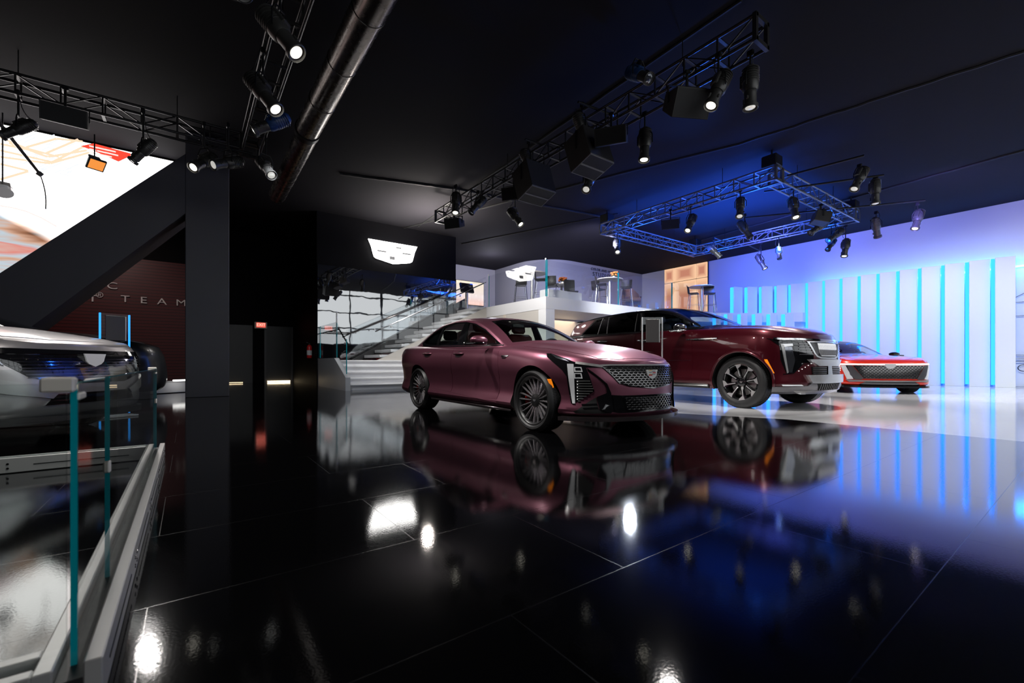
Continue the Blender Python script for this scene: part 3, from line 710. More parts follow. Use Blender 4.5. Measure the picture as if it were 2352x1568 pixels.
for h_, A in zip(hs, 'dD'):
    def dd(nm, pts, lo, hi, m): part(k, nm, patch(k.B.bvh, [P2('d', p) for p in pts], A, lo, hi, .04), m, 35, h_)
    dd('running_light', [(1.929, -.815, .736), (1.984, -.779, .733), (2.002, -.789, .613), (2.004, -.776, .335), (1.984, -.793, .335), (1.966, -.797, .443), (1.954, -.821, .613)], .005, .016, lamp_soft)
    for z0, z1 in ((.657, .704), (.592, .645)):
        dd('lamp_frame', [(1.998, -.784, z1), (2.050, -.736, z1), (2.068, -.736, z0), (2.004, -.788, z0)], .005, .010, lamp_soft)
        dd('lamp_unit', [(2.006, -.778, z1 - .009), (2.044, -.742, z1 - .009), (2.058, -.745, z0 + .012), (2.012, -.78, z0 + .012)], .010, .013, gloss_black)
    dd('top_lamp', [(1.72, -.845, .838), (1.90, -.81, .782), (1.94, -.80, .758), (1.80, -.85, .795)], .005, .009, crystal)
    mb = MB()
    for i in range(9):
        t = (i + .5) / 9; z = .58 - .23 * t; xi = V((2.019, -.778)).lerp(V((2.027, -.758)), t); xo = V((2.118, -.690)).lerp(V((2.149, -.656)), min(1, t / .45)) if t < .45 else V((2.149, -.656)).lerp(V((2.03, -.76)), (t - .45) / .58)
        s_ = strip(k.B.bvh, [P2('d', (xi.x, xi.y, z)), P2('d', (xo.x, xo.y, z))], A, .008, .005, .014, .04); mb.add(s_.v, s_.f)
    part(k, 'lamp_slats', mb, steel, None, h_)
    mb = MB()
    for i in range(7):
        c_ = cast(k.B.bvh, A, P2('d', (2.030, -.768, 0))[0], .565 - i * .031); mb.ell(c_[0] + c_[1] * .016, (.004, .004, .004), 8, 6)
    part(k, 'lamp_dots', mb, lamp_lit, 60, h_)
line(k, 'lamp_trim', [(1.995, -.763, .748), (2.185, -.555, .708)], 'd', .024, .004, .012, steel)
det(k, 'side_marker', [(1.721, .580), (1.768, .582), (1.784, .493), (1.749, .492)], 'R', .001, .007, amber, res=.03)
splitter(k, 1.87, .165, .205, .045, carbon)
det(k, 'bonnet', [(2.12, -.56), (2.20, -.35), (2.225, 0), (2.20, .35), (2.12, .56), (1.9, .68), (1.4, .745), (1.12, .75), (1.10, 0), (1.12, -.75), (1.4, -.745), (1.9, -.68)], 't', .0, .0035, mauve, False, res=.05, sm=50)
D1 = [(.785, .905), (.83, .70), (.80, .27), (-.36, .33), (-.36, .55), (-.36, .935)]; D2 = [(-.375, .935), (-.375, .55), (-.375, .335), (-1.06, .365), (-1.20, .588), (-1.325, .815), (-1.34, .955), (-.9, .955)]
for nm, D in (('front_door', D1), ('rear_door', D2)): det(k, nm, D, 'R', .0, .0035, mauve, sm=50, res=.05)
for a_, z_ in ((-.17, .878), (-1.13, .893)): handle(k, a_ - .12, a_ + .12, z_, mauve)
fb = det(k, 'fender_badge', [(.88, .822), (1.01, .822), (1.025, .838), (.88, .838)], 'R', .001, .006, chrome, res=.05)
det(k, 'fender_badge', [(.90, .802), (.97, .802), (.985, .814), (.90, .814)], 'R', .001, .006, chrome, res=.05)
mirror(k, (.50, -.985, 1.035), (.15, .25, .12), mauve, gloss_black)
for s in (-1, 1): MB().beam((-1.03, s * .872, .205), (1.06, s * .872, .192), .06, .036, .010).build('side_skirt', carbon, k.root, 40)
for y in (-.36, .36): seat(k, -.30, y, .52, leather)
for y in (-.36, .36): seat(k, -1.25, y, .55, dark_leather, .52, .5)
MB().box((.55, 0, .86), (.38, 1.28, .24), MX.Rotation(.25, 3, 'Y'), .05).build('dashboard', int_black, k.root, 40)
steering(k, .30, .36, .93)
MB().box((.02, 0, 1.30), (.03, .22, .06), None, .012).build('rear_view_mirror', int_black, k.root, 40)
for s in (-1, 1): part(k, 'tail_lamp', patch(k.B.bvh, [(s * .55, .80), (s * .84, .86), (s * .84, .95), (s * .55, .92)] , 'r', .001, .006, .06), red_plastic)
# ---------------------------------------------------------------- wine red SUV
a = math.radians(4.9); hd = V((-math.sin(a), -math.cos(a), 0)); lf = V((math.cos(a), -math.sin(a), 0))
DLO = [(.98, 1.40), (.62, 1.555), (.2, 1.735), (-.2, 1.815), (-.8, 1.85), (-1.6, 1.835), (-2.02, 1.79), (-2.22, 1.62), (-2.42, 1.45), (-1.8, 1.435), (-.8, 1.42), (0, 1.41)]
WF = [(.84, 1.425), (.6, 1.535), (.2, 1.71), (-.2, 1.79), (-.54, 1.815), (-.5, 1.6), (-.50, 1.43), (.2, 1.42)]
WR = [(-.74, 1.825), (-1.2, 1.825), (-1.56, 1.815), (-1.52, 1.6), (-1.50, 1.445), (-1.1, 1.44), (-.68, 1.435), (-.70, 1.6)]
WQ = [(-1.82, 1.80), (-2.0, 1.77), (-2.18, 1.62), (-2.36, 1.465), (-1.86, 1.45), (-1.84, 1.6)]
WS = [(-.80, 1.425), (-.4, 1.475), (0, 1.49), (.4, 1.475), (.80, 1.425), (.745, 1.6), (.66, 1.80), (.4, 1.855), (0, 1.87), (-.4, 1.855), (-.66, 1.80), (-.745, 1.6)]
esc = base_car('suv', 'glossy wine red SUV with black roof and large chrome grille', V((7.42 - .044, 3.61 + .033, 0)) - hd * 1.73 + lf * 1.04, math.atan2(hd.y, hd.x), SUV, SUV_H, wine, wine_black, (1.73, -1.73), .43, .495, .3, (-2.6, .9, .8, .6, 1.8),
    frames=[(DLO, 'R', True)], wins=[('front_window', WF, 'R', True, car_glass), ('rear_window', WR, 'R', True, car_dark_glass), ('quarter_window', WQ, 'R', True, car_dark_glass), ('windshield', WS, 'f', False, car_glass)])
k = esc
for x in (1.73, -1.73):
    for s in (-1, 1): wheel('wheel', k.root, x, s * .90, .43, .285, .305, 8, gloss_black, machined, None, 'fan')
det(k, 'pillar_panel', [(-2.06, 1.80), (-2.25, 1.62), (-2.46, 1.44), (-2.90, 1.43), (-2.8, 1.66), (-2.66, 1.755), (-2.3, 1.79)], 'R', .001, .006, wine, house=True)
line(k, 'window_trim', [(1.0, 1.372), (.3, 1.388), (-.5, 1.40), (-1.5, 1.415), (-2.42, 1.428)], 'R', .014, 0, .006, chrome, house=True)
for x0, x1 in ((-.60, -.52), (-.72, -.68), (-1.60, -1.53), (-1.80, -1.84)): line(k, 'pillar_trim', [(x0, 1.82), (x1, 1.43)], 'R', .010, .0, .006, steel, house=True)
HB = [(2.146, -.993, 1.141), (2.292, -.907, 1.108), (2.478, -.575, 1.109), (2.512, -.499, 1.063), (2.557, -.40, .867), (2.559, -.42, .755), (2.506, -.616, .746), (2.443, -.753, .598), (2.375, -.845, .580), (2.32, -.91, .8), (2.304, -.913, 1.015), (2.207, -.969, 1.110)]
hs = det(k, 'headlight', HB, 'd', .001, .006, gloss_black, res=.06)
for h_, A in zip(hs, 'dD'):
    def dd(nm, pts, lo, hi, m): part(k, nm, patch(k.B.bvh, [P2('d', p) for p in pts], A, lo, hi, .05), m, 35, h_)
    dd('lamp_cluster', [(2.350, -.865, 1.00), (2.410, -.78, 1.0), (2.445, -.745, .79), (2.420, -.785, .60), (2.386, -.832, .605)], .006, .016, crystal)
    dd('lamp_blade', [(2.310, -.905, 1.05), (2.345, -.875, 1.03), (2.392, -.83, .60), (2.378, -.843, .588)], .006, .022, steel)
    dd('lamp_top', [(2.32, -.90, 1.045), (2.41, -.76, 1.05), (2.42, -.76, 1.015), (2.35, -.87, 1.0)], .006, .018, lamp_soft)
    mb = MB()
    for i in range(5):
        z = 1.05 - i * .042; s_ = strip(k.B.bvh, [P2('d', (2.45, -.66 - i * .0, z)), P2('d', (2.52 + i * .008, -.49 + i * .02, z))], A, .010, .006, .016, .05); mb.add(s_.v, s_.f)
    part(k, 'lamp_slats', mb, darkchrome, None, h_)
    mb = MB()
    for i in range(5):
        t = i / 4; c_ = cast(k.B.bvh, A, P2('d', (2.475 + (2.55 - 2.475) * t, -.69 + .22 * t, 0))[0], .625 + .115 * t); mb.ell(c_[0] + c_[1] * .008, (.007, .007, .007), 8, 6)
    part(k, 'lamp_dots', mb, lamp_lit, 60, h_)
    s_ = strip(k.B.bvh, [P2('d', p) for p in ((2.34, -.88, .574), (2.435, -.765, .585), (2.5, -.63, .73), (2.556, -.43, .74))], A, .010, .001, .008); part(k, 'lamp_edge', s_, chrome, None, h_)
line(k, 'bonnet_trim', [(-.95, 1.135), (-.85, 1.122), (-.6, 1.118), (0, 1.112), (.6, 1.118), (.85, 1.122), (.95, 1.135)], 'f', .030, .002, .016, chrome, False)
SG = [(-.52, 1.085), (0, 1.092), (.52, 1.085), (.40, .90), (.34, .845), (.24, .82), (0, .816), (-.24, .82), (-.34, .845), (-.40, .90)]
g = det(k, 'grille', SG, 'f', .001, .02, bright_chrome, False)[0]
IG = [(-.46, 1.07), (0, 1.076), (.46, 1.07), (.36, .905), (.31, .862), (.22, .84), (0, .837), (-.22, .84), (-.31, .862), (-.36, .905)]
part(k, 'grille_panel', patch(k.B.bvh, IG, 'f', .02, .023, .05), satin_black, 35, g)
part(k, 'grille_mesh', hexmesh(k.B.bvh, IG, 'f', .024, .016, .004, .023, .026), darkchrome, None, g)
LG = [(-.30, 1.06), (.30, 1.06), (.285, .90), (.23, .855), (-.23, .855), (-.285, .90)]
part(k, 'grille_light', patch(k.B.bvh, LG, 'f', .026, .03, .05), lamp_soft, 35, g)
mb = MB()
for i in range(26):
    y = -.28 + i * .0224; s_ = strip(k.B.bvh, [(y, .87), (y, .955)], 'f', .008, .03, .034, .1); mb.add(s_.v, s_.f)
part(k, 'grille_bars', mb, darkchrome, None, g)
mb = MB()
for i in range(27):
    y = -.29 + i * .0224; s_ = strip(k.B.bvh, [(y, .965), (y, 1.05)], 'f', .010, .03, .033, .1); mb.add(s_.v, s_.f)
part(k, 'grille_glow', mb, lamp_glow, None, g)
det(k, 'chrome_bar', [(-.52, .805), (.52, .805), (.46, .765), (.32, .70), (-.32, .70), (-.46, .765)], 'f', .001, .035, bright_chrome, False)
lg = det(k, 'lower_grille', [(-.46, .69), (.46, .69), (.45, .565), (-.45, .565)], 'f', .001, .006, void_black, False)[0]
slats(k, 'lower_slats', [(-.45, .572), (-.07, .572), (-.07, .688), (-.45, .688)], 'f', 4, .014, .006, .02, grille_metal, True, lg)
part(k, 'center_post', patch(k.B.bvh, [(-.06, .70), (.06, .70), (.075, .555), (-.075, .555)], 'f', .006, .03, .05), chrome, 35, lg)
det(k, 'front_bumper', [(-.58, .56), (0, .565), (.58, .56), (.50, .435), (.2, .43), (-.2, .43), (-.50, .435)], 'f', .001, .05, bright_chrome, False)
skid = mat('skid_grey', (.16, .155, .165), .3, .8, noise=.05)
det(k, 'bumper_corner', [(2.222, -.963, .378), (2.45, -.69, .385), (2.53, -.54, .395), (2.578, -.365, .515), (2.585, -.323, .45), (2.559, -.263, .335), (2.5, -.55, .285), (2.22, -.96, .275)], 'd', .001, .022, skid)
det(k, 'corner_glint', [(2.30, -.87, .412), (2.48, -.63, .412), (2.50, -.61, .392), (2.31, -.86, .392)], 'd', .002, .012, lamp_soft)  # pale emissive strip stands in for reflections on the bumper corner
bg = det(k, 'bumper_intake', [(-.36, .425), (.36, .425), (.30, .335), (-.30, .335)], 'f', .001, .03, void_black, False)[0]
mb = MB()
for i in range(11):
    y = -.30 + i * .06; s_ = strip(k.B.bvh, [(y, .34), (y, .42)], 'f', .012, .03, .045, .1); mb.add(s_.v, s_.f)
part(k, 'intake_fins', mb, skid, None, bg)
det(k, 'skid_plate', [(-.75, .332), (.75, .332), (.6, .278), (-.6, .278)], 'f', .001, .03, steel, False)
det(k, 'side_marker', [(2.125, .807), (2.165, .807), (2.25, .588), (2.214, .587)], 'R', .001, .008, amber, res=.03)
for x in (1.73, -1.73): arch_lip(k, x, .43, .515, wine, .020, .30)
for s in (-1, 1):
    MB().beam((-1.18, s * 1.0, .34), (1.16, s * 1.0, .34), .12, .075, .02).build('running_board', satin_black, k.root, 40)
    MB().beam((-1.18, s * 1.03, .345), (1.16, s * 1.03, .345), .07, .012, .004).build('board_trim', steel, k.root, 40)
D1 = [(.80, 1.32), (.83, 1.05), (.82, .62), (.78, .43), (-.50, .43), (-.51, 1.0), (-.57, 1.35)]; D2 = [(-.585, 1.35), (-.53, 1.0), (-.515, .43), (-1.18, .43), (-1.30, .75), (-1.6, .98), (-1.79, 1.2), (-1.83, 1.36)]
for nm, D in (('front_door', D1), ('rear_door', D2)): det(k, nm, D, 'R', .0, .004, wine, sm=50, res=.05)
for a_, z_ in ((-.34, 1.218), (-1.54, 1.245)): handle(k, a_ - .15, a_ + .15, z_, chrome, .035)
det(k, 'fender_vent', [(.87, 1.20), (1.34, 1.195), (1.26, 1.155), (.87, 1.16)], 'R', .001, .006, gloss_black, res=.06); line(k, 'vent_trim', [(.70, 1.185), (1.33, 1.178)], 'R', .014, .006, .014, chrome)
line(k, 'door_line', [(.80, .80), (-.4, .80)], 'R', .006, .004, .008, chrome)
mirror(k, (.68, -1.19, 1.40), (.20, .30, .17), wine_black, chrome)
for y in (-.42, .42): seat(k, -.25, y, .85, dark_leather, .55, .68)
for y in (-.42, .42): seat(k, -1.35, y, .85, dark_leather, .55, .6)
MB().box((.72, 0, 1.24), (.36, 1.5, .24), MX.Rotation(.25, 3, 'Y'), .05).build('dashboard', int_black, k.root, 40)
steering(k, .45, .42, 1.32)
MB().box((-2.78, 0, 1.80), (.20, 1.36, .035), None, .014).build('rear_spoiler', wine_black, k.root, 40)
for s in (-1, 1): part(k, 'tail_lamp', patch(k.B.bvh, [(s * .80, .9), (s * .93, .9), (s * .93, 1.36), (s * .85, 1.36)], 'r', .001, .008, .06), red_plastic)
# ---------------------------------------------------------------- scarlet coupe
a = math.radians(50.4); hd = V((-math.sin(a), -math.cos(a), 0)); fc = V((13.63, 3.12, 0))
DLO = [(.80, .985), (.45, 1.075), (0, 1.235), (-.4, 1.305), (-.9, 1.315), (-1.5, 1.225), (-2.0, 1.09), (-2.1, 1.03), (-1.4, 1.0), (0, .97)]
WF = [(.70, .992), (.43, 1.06), (0, 1.215), (-.4, 1.285), (-.44, 1.15), (-.44, 1.0), (.2, .99)]
WR = [(-.54, 1.29), (-.9, 1.295), (-1.5, 1.205), (-1.9, 1.09), (-1.4, 1.025), (-.54, 1.005)]
WS = [(-.70, .985), (-.4, 1.01), (0, 1.02), (.4, 1.01), (.70, .985), (.66, 1.08), (.53, 1.33), (.3, 1.38), (0, 1.40), (-.3, 1.38), (-.53, 1.33), (-.66, 1.08)]
cel = base_car('coupe', 'bright scarlet low fastback car with a dark mesh grille beside the white fins', fc - hd * 2.6, math.atan2(hd.y, hd.x), COUPE, COUPE_H, scarlet, gloss_black, (1.65, -1.65), .385, .43, .3, (-2.0, .75, .72, .5, 1.3),
    frames=[(DLO, 'R', True)], wins=[('front_window', WF, 'R', True, car_glass), ('rear_window', WR, 'R', True, car_dark_glass), ('windshield', WS, 'f', False, car_glass)])
k = cel
for x in (1.65, -1.65):
    for s in (-1, 1): wheel('wheel', k.root, x, s * .84, .385, .285, .30, 9, satin_black, steel)
GR = [(-.73, .688), (.73, .688), (.54, .37), (-.54, .37)]
g = det(k, 'grille', GR, 'f', .001, .006, satin_black, False)[0]
part(k, 'grille_mesh', hexmesh(k.B.bvh, GR, 'f', .075, .034, .010, .006, .014), grille_metal, None, g)
line(k, 'light_bar', [(-.95, .722), (-.6, .716), (0, .712), (.6, .716), (.95, .722)], 'f', .032, .002, .014, lamp_lit, False)
p1 = on(k, 'f', (0, .665), .014); badge(k, lambda u, v, z: (p1.x + z, u, p1.z + v), .24, False, lamp_soft)
det(k, 'front_wing', [(-.83, .695), (-.745, .688), (-.545, .37), (-.60, .345), (-.70, .35), (-.78, .46)], 'f', .001, .02, skid)
det(k, 'headlight', [(2.33, -.925, .69), (2.40, -.85, .69), (2.50, -.73, .36), (2.42, -.83, .35)], 'd', .001, .014, lamp_soft)
det(k, 'lamp_shadow', [(2.40, -.85, .69), (2.43, -.82, .69), (2.53, -.68, .36), (2.50, -.73, .36)], 'd', .001, .010, gloss_black)
det(k, 'front_lip', [(-.86, .345), (-.5, .325), (.5, .325), (.86, .345), (.80, .285), (.5, .30), (-.5, .30), (-.80, .285)], 'f', .001, .02, steel, False)
det(k, 'lower_grille', [(-.50, .30), (.50, .30), (.62, .235), (.6, .205), (-.6, .205), (-.62, .235)], 'f', .001, .012, gloss_black, False)
splitter(k, 2.0, .15, .20, .02, gloss_black)
mirror(k, (.72, -1.03, 1.0), (.16, .26, .11), gloss_black, gloss_black)
for y in (-.38, .38): seat(k, -.35, y, .5, leather)
MB().box((.62, 0, .84), (.36, 1.36, .2), MX.Rotation(.25, 3, 'Y'), .05).build('dashboard', int_black, k.root, 40)
steering(k, .32, .38, .90)
det(k, 'bonnet', [(2.30, -.6), (2.42, -.3), (2.45, 0), (2.42, .3), (2.30, .6), (1.4, .8), (1.22, .8), (1.18, 0), (1.22, -.8), (1.4, -.8)], 't', 0, .004, scarlet, False, res=.06, sm=50)
# ---------------------------------------------------------------- silver crossover
hd = V((.84, -.54, 0)).normalized(); fc = V((-.76, 6.15, 0))
DLO = [(.82, 1.09), (.45, 1.19), (0, 1.385), (-.4, 1.465), (-.9, 1.495), (-1.6, 1.435), (-2.05, 1.27), (-1.9, 1.15), (-1.0, 1.115), (0, 1.09)]
WF = [(.72, 1.10), (.43, 1.18), (0, 1.365), (-.4, 1.445), (-.46, 1.3), (-.46, 1.115), (.2, 1.105)]
WR = [(-.56, 1.455), (-.9, 1.475), (-1.6, 1.41), (-1.9, 1.29), (-1.8, 1.17), (-1.0, 1.135), (-.56, 1.125)]
WS = [(-.68, 1.13), (-.4, 1.165), (0, 1.18), (.4, 1.165), (.68, 1.13), (.64, 1.25), (.54, 1.48), (.3, 1.54), (0, 1.555), (-.3, 1.54), (-.54, 1.48), (-.64, 1.25)]
lyr = base_car('crossover', 'silver crossover with a wide black grille beyond the glass barrier', fc - hd * 2.46, math.atan2(hd.y, hd.x), CROSS, CROSS_H, silver, silver, (1.547, -1.547), .385, .435, .3, (-2.0, .75, .72, .5, 1.5),
    frames=[(DLO, 'R', True)], wins=[('front_window', WF, 'R', True, car_glass), ('rear_window', WR, 'R', True, car_dark_glass), ('windshield', WS, 'f', False, car_glass)])
k = lyr
for x in (1.547, -1.547):
    for s in (-1, 1): wheel('wheel', k.root, x, s * .81, .385, .27, .30, 7, satin_black, steel, None, 'fan')
GR = [(-.79, .83), (.79, .83), (.74, .74), (.60, .62), (.35, .55), (-.35, .55), (-.60, .62), (-.74, .74)]
g = det(k, 'grille', GR, 'f', .001, .007, gloss_black, False)[0]
slats(k, 'grille_bars', [(-.60, .60), (.60, .60), (.70, .80), (-.70, .80)], 'f', 7, .006, .007, .011, darkchrome, False, g)
part(k, 'grille_band', patch(k.B.bvh, [(-.80, .872), (-.4, .866), (.4, .866), (.80, .872), (.79, .825), (-.79, .825)], 'f', .002, .02, .06), gloss_black, 35, g)
p2 = on(k, 'f', (.02, .775), .012); badge(k, lambda u, v, z: (p2.x + z, u, p2.z + v), .25, False, lamp_soft)
det(k, 'headlight', [(2.06, -.905, .862), (2.26, -.785, .862), (2.335, -.745, .72), (2.24, -.825, .765), (2.10, -.89, .80)], 'd', .001, .010, gloss_black)
line(k, 'running_light', [(2.08, -.90, .845), (2.25, -.80, .845), (2.33, -.75, .73)], 'd', .010, .010, .016, crystal)
det(k, 'front_wing', [(-.80, .62), (-.62, .56), (-.40, .47), (-.45, .42), (-.70, .47), (-.80, .50)], 'f', .001, .02, steel)
det(k, 'lower_grille', [(-.42, .46), (.42, .46), (.5, .36), (-.5, .36)], 'f', .001, .01, gloss_black, False)
splitter(k, 1.9, .20, .26, .02, satin_black)
mirror(k, (.68, -1.03, 1.10), (.17, .26, .14), silver, gloss_black)
for y in (-.38, .38): seat(k, -.3, y, .62, dark_leather)
MB().box((.62, 0, .98), (.36, 1.36, .2), MX.Rotation(.25, 3, 'Y'), .05).build('dashboard', int_black, k.root, 40)
det(k, 'bonnet', [(2.18, -.6), (2.28, -.3), (2.30, 0), (2.28, .3), (2.18, .6), (1.4, .79), (1.12, .79), (1.10, 0), (1.12, -.79), (1.4, -.79)], 't', 0, .004, silver, False, res=.06, sm=50)
# ---------------------------------------------------------------- black pickup-like car in the dark
blk = base_car('crossover', 'black car in the dark beyond the silver crossover, before the red wall', (-3.0, 10.74, 0), 0.0, CROSS, CROSS_H, blackp, blackp, (1.547, -1.547), .385, .435, .3, (-2.0, .75, .72, .5, 1.5), wins=[], fast=True)
k = blk
for x in (1.547, -1.547):
    for s in (-1, 1): wheel('wheel', k.root, x, s * .81, .385, .27, .30, 7, satin_black, satin_black, None, 'fan')
det(k, 'side_window', DLO, 'R', .001, .004, gloss_black, house=True, res=.08)
det(k, 'windshield', WS, 'f', .001, .004, gloss_black, False, house=True, res=.08)
line(k, 'bonnet_edge', [(2.2, -.68), (1.6, -.74), (1.15, -.75)], 't', .008, 0, .004, darkchrome)
mirror(k, (.68, -1.03, 1.10), (.17, .26, .14), blackp, gloss_black)
handle(k, -.3, -.1, .98, blackp)
blk.root.scale = (1.08, 1.08, 1.12)
# ---------------------------------------------------------------- trusses, lamps, speakers
truss_lit = mat('truss_lit_paint', (.17, .17, .18), .32, .5, noise=.08)  # black truss paint in a lighter tone, so the blue wash reads stronger
def truss(name, label, p0, p1, s=.30, group='lighting trusses', truss_metal=truss_metal, pitch=.5):
    p0 = V(p0); p1 = V(p1); t = thing(name, label, 'truss', p0, 0, group); d = p1 - p0; L = d.length; x = d.normalized(); y = V((0, 0, 1)).cross(x); z = V((0, 0, 1)); h = s / 2
    def q(a, u, w): return x * a + y * u + z * w
    for u in (-h, h):
        for w in (0, s): MB().cyl(q(0, u, w), q(L, u, w), .024, None, 10).build('chord', truss_metal, t, 40)
    mb = MB(); n = max(1, round(L / pitch))
    for i in range(n + 1):
        a = L * i / n
        for w in (0, s): mb.beam(q(a, -h, w), q(a, h, w), .045, .018)
        for u in (-h, h): mb.beam(q(a, u, 0), q(a, u, s), .022, .022)
        if i < n:
            b = L * (i + 1) / n
            for u in (-h, h): mb.beam(q(a, u, 0) if i % 2 else q(a, u, s), q(b, u, s) if i % 2 else q(b, u, 0), .018, .018)
    mb.build('lacing', truss_metal, t)
    for a in (0, L):
        mb = MB()
        for w in (0, s): mb.beam(q(a, -h - .02, w), q(a, h + .02, w), .05, .06)
        for u in (-h, h): mb.beam(q(a, u, -.02), q(a, u, s + .02), .05, .06)
        mb.build('end_plate', truss_metal, t)
    hg = MB()
    for i in range(max(2, int(L / 3) + 1)):
        a = L * (i + .5) / max(2, int(L / 3) + 1); hg.cyl(q(a, 0, s), q(a, 0, 5.75 - p0.z), .008, None, 6)
    hg.build('hanger', black_metal, t)
    return t
TZ = 5.0
truss('truss', 'long black lighting truss hung over the cars, loaded with speakers', (6.15, 2.75, TZ), (6.15, 12.0, TZ), .32)
truss('truss', 'black truss running crosswise above the bright screen', (-3.2, 10.35, TZ), (.85, 10.35, TZ), .30)
truss('truss', 'black truss beside the round duct at the top of the photo', (1.02, 2.6, TZ), (1.02, 10.5, TZ), .30)
RC = [(11.05, 4.7), (11.05, 9.75), (16.05, 9.65), (16.05, 4.6)]
for (a, b, lb) in ((0, 1, 'blue-lit side of the square truss nearest to the long truss'), (1, 2, 'blue-lit side of the square truss towards the balcony'), (2, 3, 'far side of the blue-lit square truss by the fin wall'), (3, 0, 'side of the blue-lit square truss carrying the lamp pipes')):
    A_, B_ = V((*RC[a], TZ)), V((*RC[b], TZ)); u_ = (B_ - A_).normalized() * (.20 if a in (1, 3) else -.15); truss('truss', lb, A_ + u_, B_ - u_, .30, 'sides of the square truss', truss_lit)
def box_obj(name, label, cat, c, sz, m, rot=None, b=.01, group=None):
    t = thing(name, label, cat, c, 0, group); MB().box((0, 0, 0), sz, rot, b).build('case', m, t, 30); return t
for (x, y), lb in zip(RC, ('motor box on the near corner of the square truss', 'motor box on the balcony corner of the square truss', 'motor box on the far corner of the square truss', 'motor box on the pipe corner of the square truss')):
    t = box_obj('hoist_motor', 'black ' + lb, 'hoist', (x, y, TZ + .47), (.34, .34, .26), black_metal, None, .02, 'hoist motors on the square truss')
    mb = MB().cyl((0, 0, .13), (0, 0, .28), .02); mb.build('chain', black_metal, t)
# round duct
t = thing('air_duct', 'round metal duct running along the ceiling beside a truss', 'duct', (1.86, 0, 5.25))
DU = MB(); n = 40
DU.cyl((0, 2.4, 0), (0, 9.2, 0), .215, None, n); DU.build('duct_section', pipe_metal, t, 40)
MB().cyl((.03, 9.25, 0), (.06, 13.2, -.02), .20, None, n).build('duct_section', pipe_metal, t, 40)
MB().cyl((0, 9.14, 0), (.01, 9.30, 0), .235, .23, n).build('duct_collar', black_metal, t, 40)
for y in (3.4, 4.6, 5.6, 6.8, 8.0):
    MB().tube([(.219 * math.cos(a * PI / 16), y, .219 * math.sin(a * PI / 16)) for a in range(32)], .006, 6, True).build('duct_seam', pipe_metal, t, 40)
    MB().cyl((0, y + .1, .2), (0, y + .1, .5), .012, None, 8).build('hanger', black_metal, t)
# spot lamps
lens_on = emis('lens_on', (1, .95, .82), 2.4); lens_dim = mat('lens_dim', (.5, .52, .5), .08, .6, emit=(1, .98, .9), es=.5, noise=.02)
lens_off = mat('lens_off', (.12, .13, .16), .05, .6, coat=1, noise=.02)
blue_case = mat('blue_case', (.02, .06, .2), .35, noise=.05)
lampm = mat('lamp_housing', (.07, .068, .066), .36, .35, noise=.08)
LIGHTS = []
def align(u):
    u = u.normalized(); up = V((0, 0, 1)) if abs(u.z) < .95 else V((0, 1, 0)); x = up.cross(u).normalized(); y = u.cross(x)
    return MX((x, y, u)).transposed()
PROTO = {}
def spot_parts(lens):
    """housing along local +Z, origin at the pivot; returns meshes"""
    if lens.name in PROTO: return PROTO[lens.name]
    h = MB(); h.lathe([(.001, -.30), (.055, -.30), (.085, -.27), (.098, -.20), (.105, -.12), (.105, .02), (.085, .06), (.001, .06)], 20)
    for i in range(6): h.lathe([(.098, -.25 + i * .035), (.112, -.247 + i * .035), (.112, -.238 + i * .035), (.098, -.235 + i * .035)], 20, None, True)
    h.box((0, .09, -.10), (.12, .07, .20), None, .015)
    a = h.build('housing', lampm, None, 35)
    b = MB().lathe([(.001, .05), (.075, .05), (.082, .08), (.078, .10), (.078, .24), (.098, .255), (.098, .30), (.090, .305), (.084, .285), (.066, .28), (.001, .278)], 24)
    b.box((0, .085, .17), (.03, .03, .08), None, .008); b.box((.085, 0, .17), (.03, .03, .05), None, .008); b = b.build('barrel', lampm, None, 35)
    c = MB().lathe([(.064, .284), (.045, .292), (.03, .296), (.001, .298)], 24).build('lens', lens, None, 60)
    PROTO[lens.name] = (a.data, b.data, c.data)
    for o in (a, b, c): bpy.data.objects.remove(o)
    return PROTO[lens.name]
def newo(name, me, parent):
    o = bpy.data.objects.new(name, me); COL.objects.link(o); o.parent = parent; return o
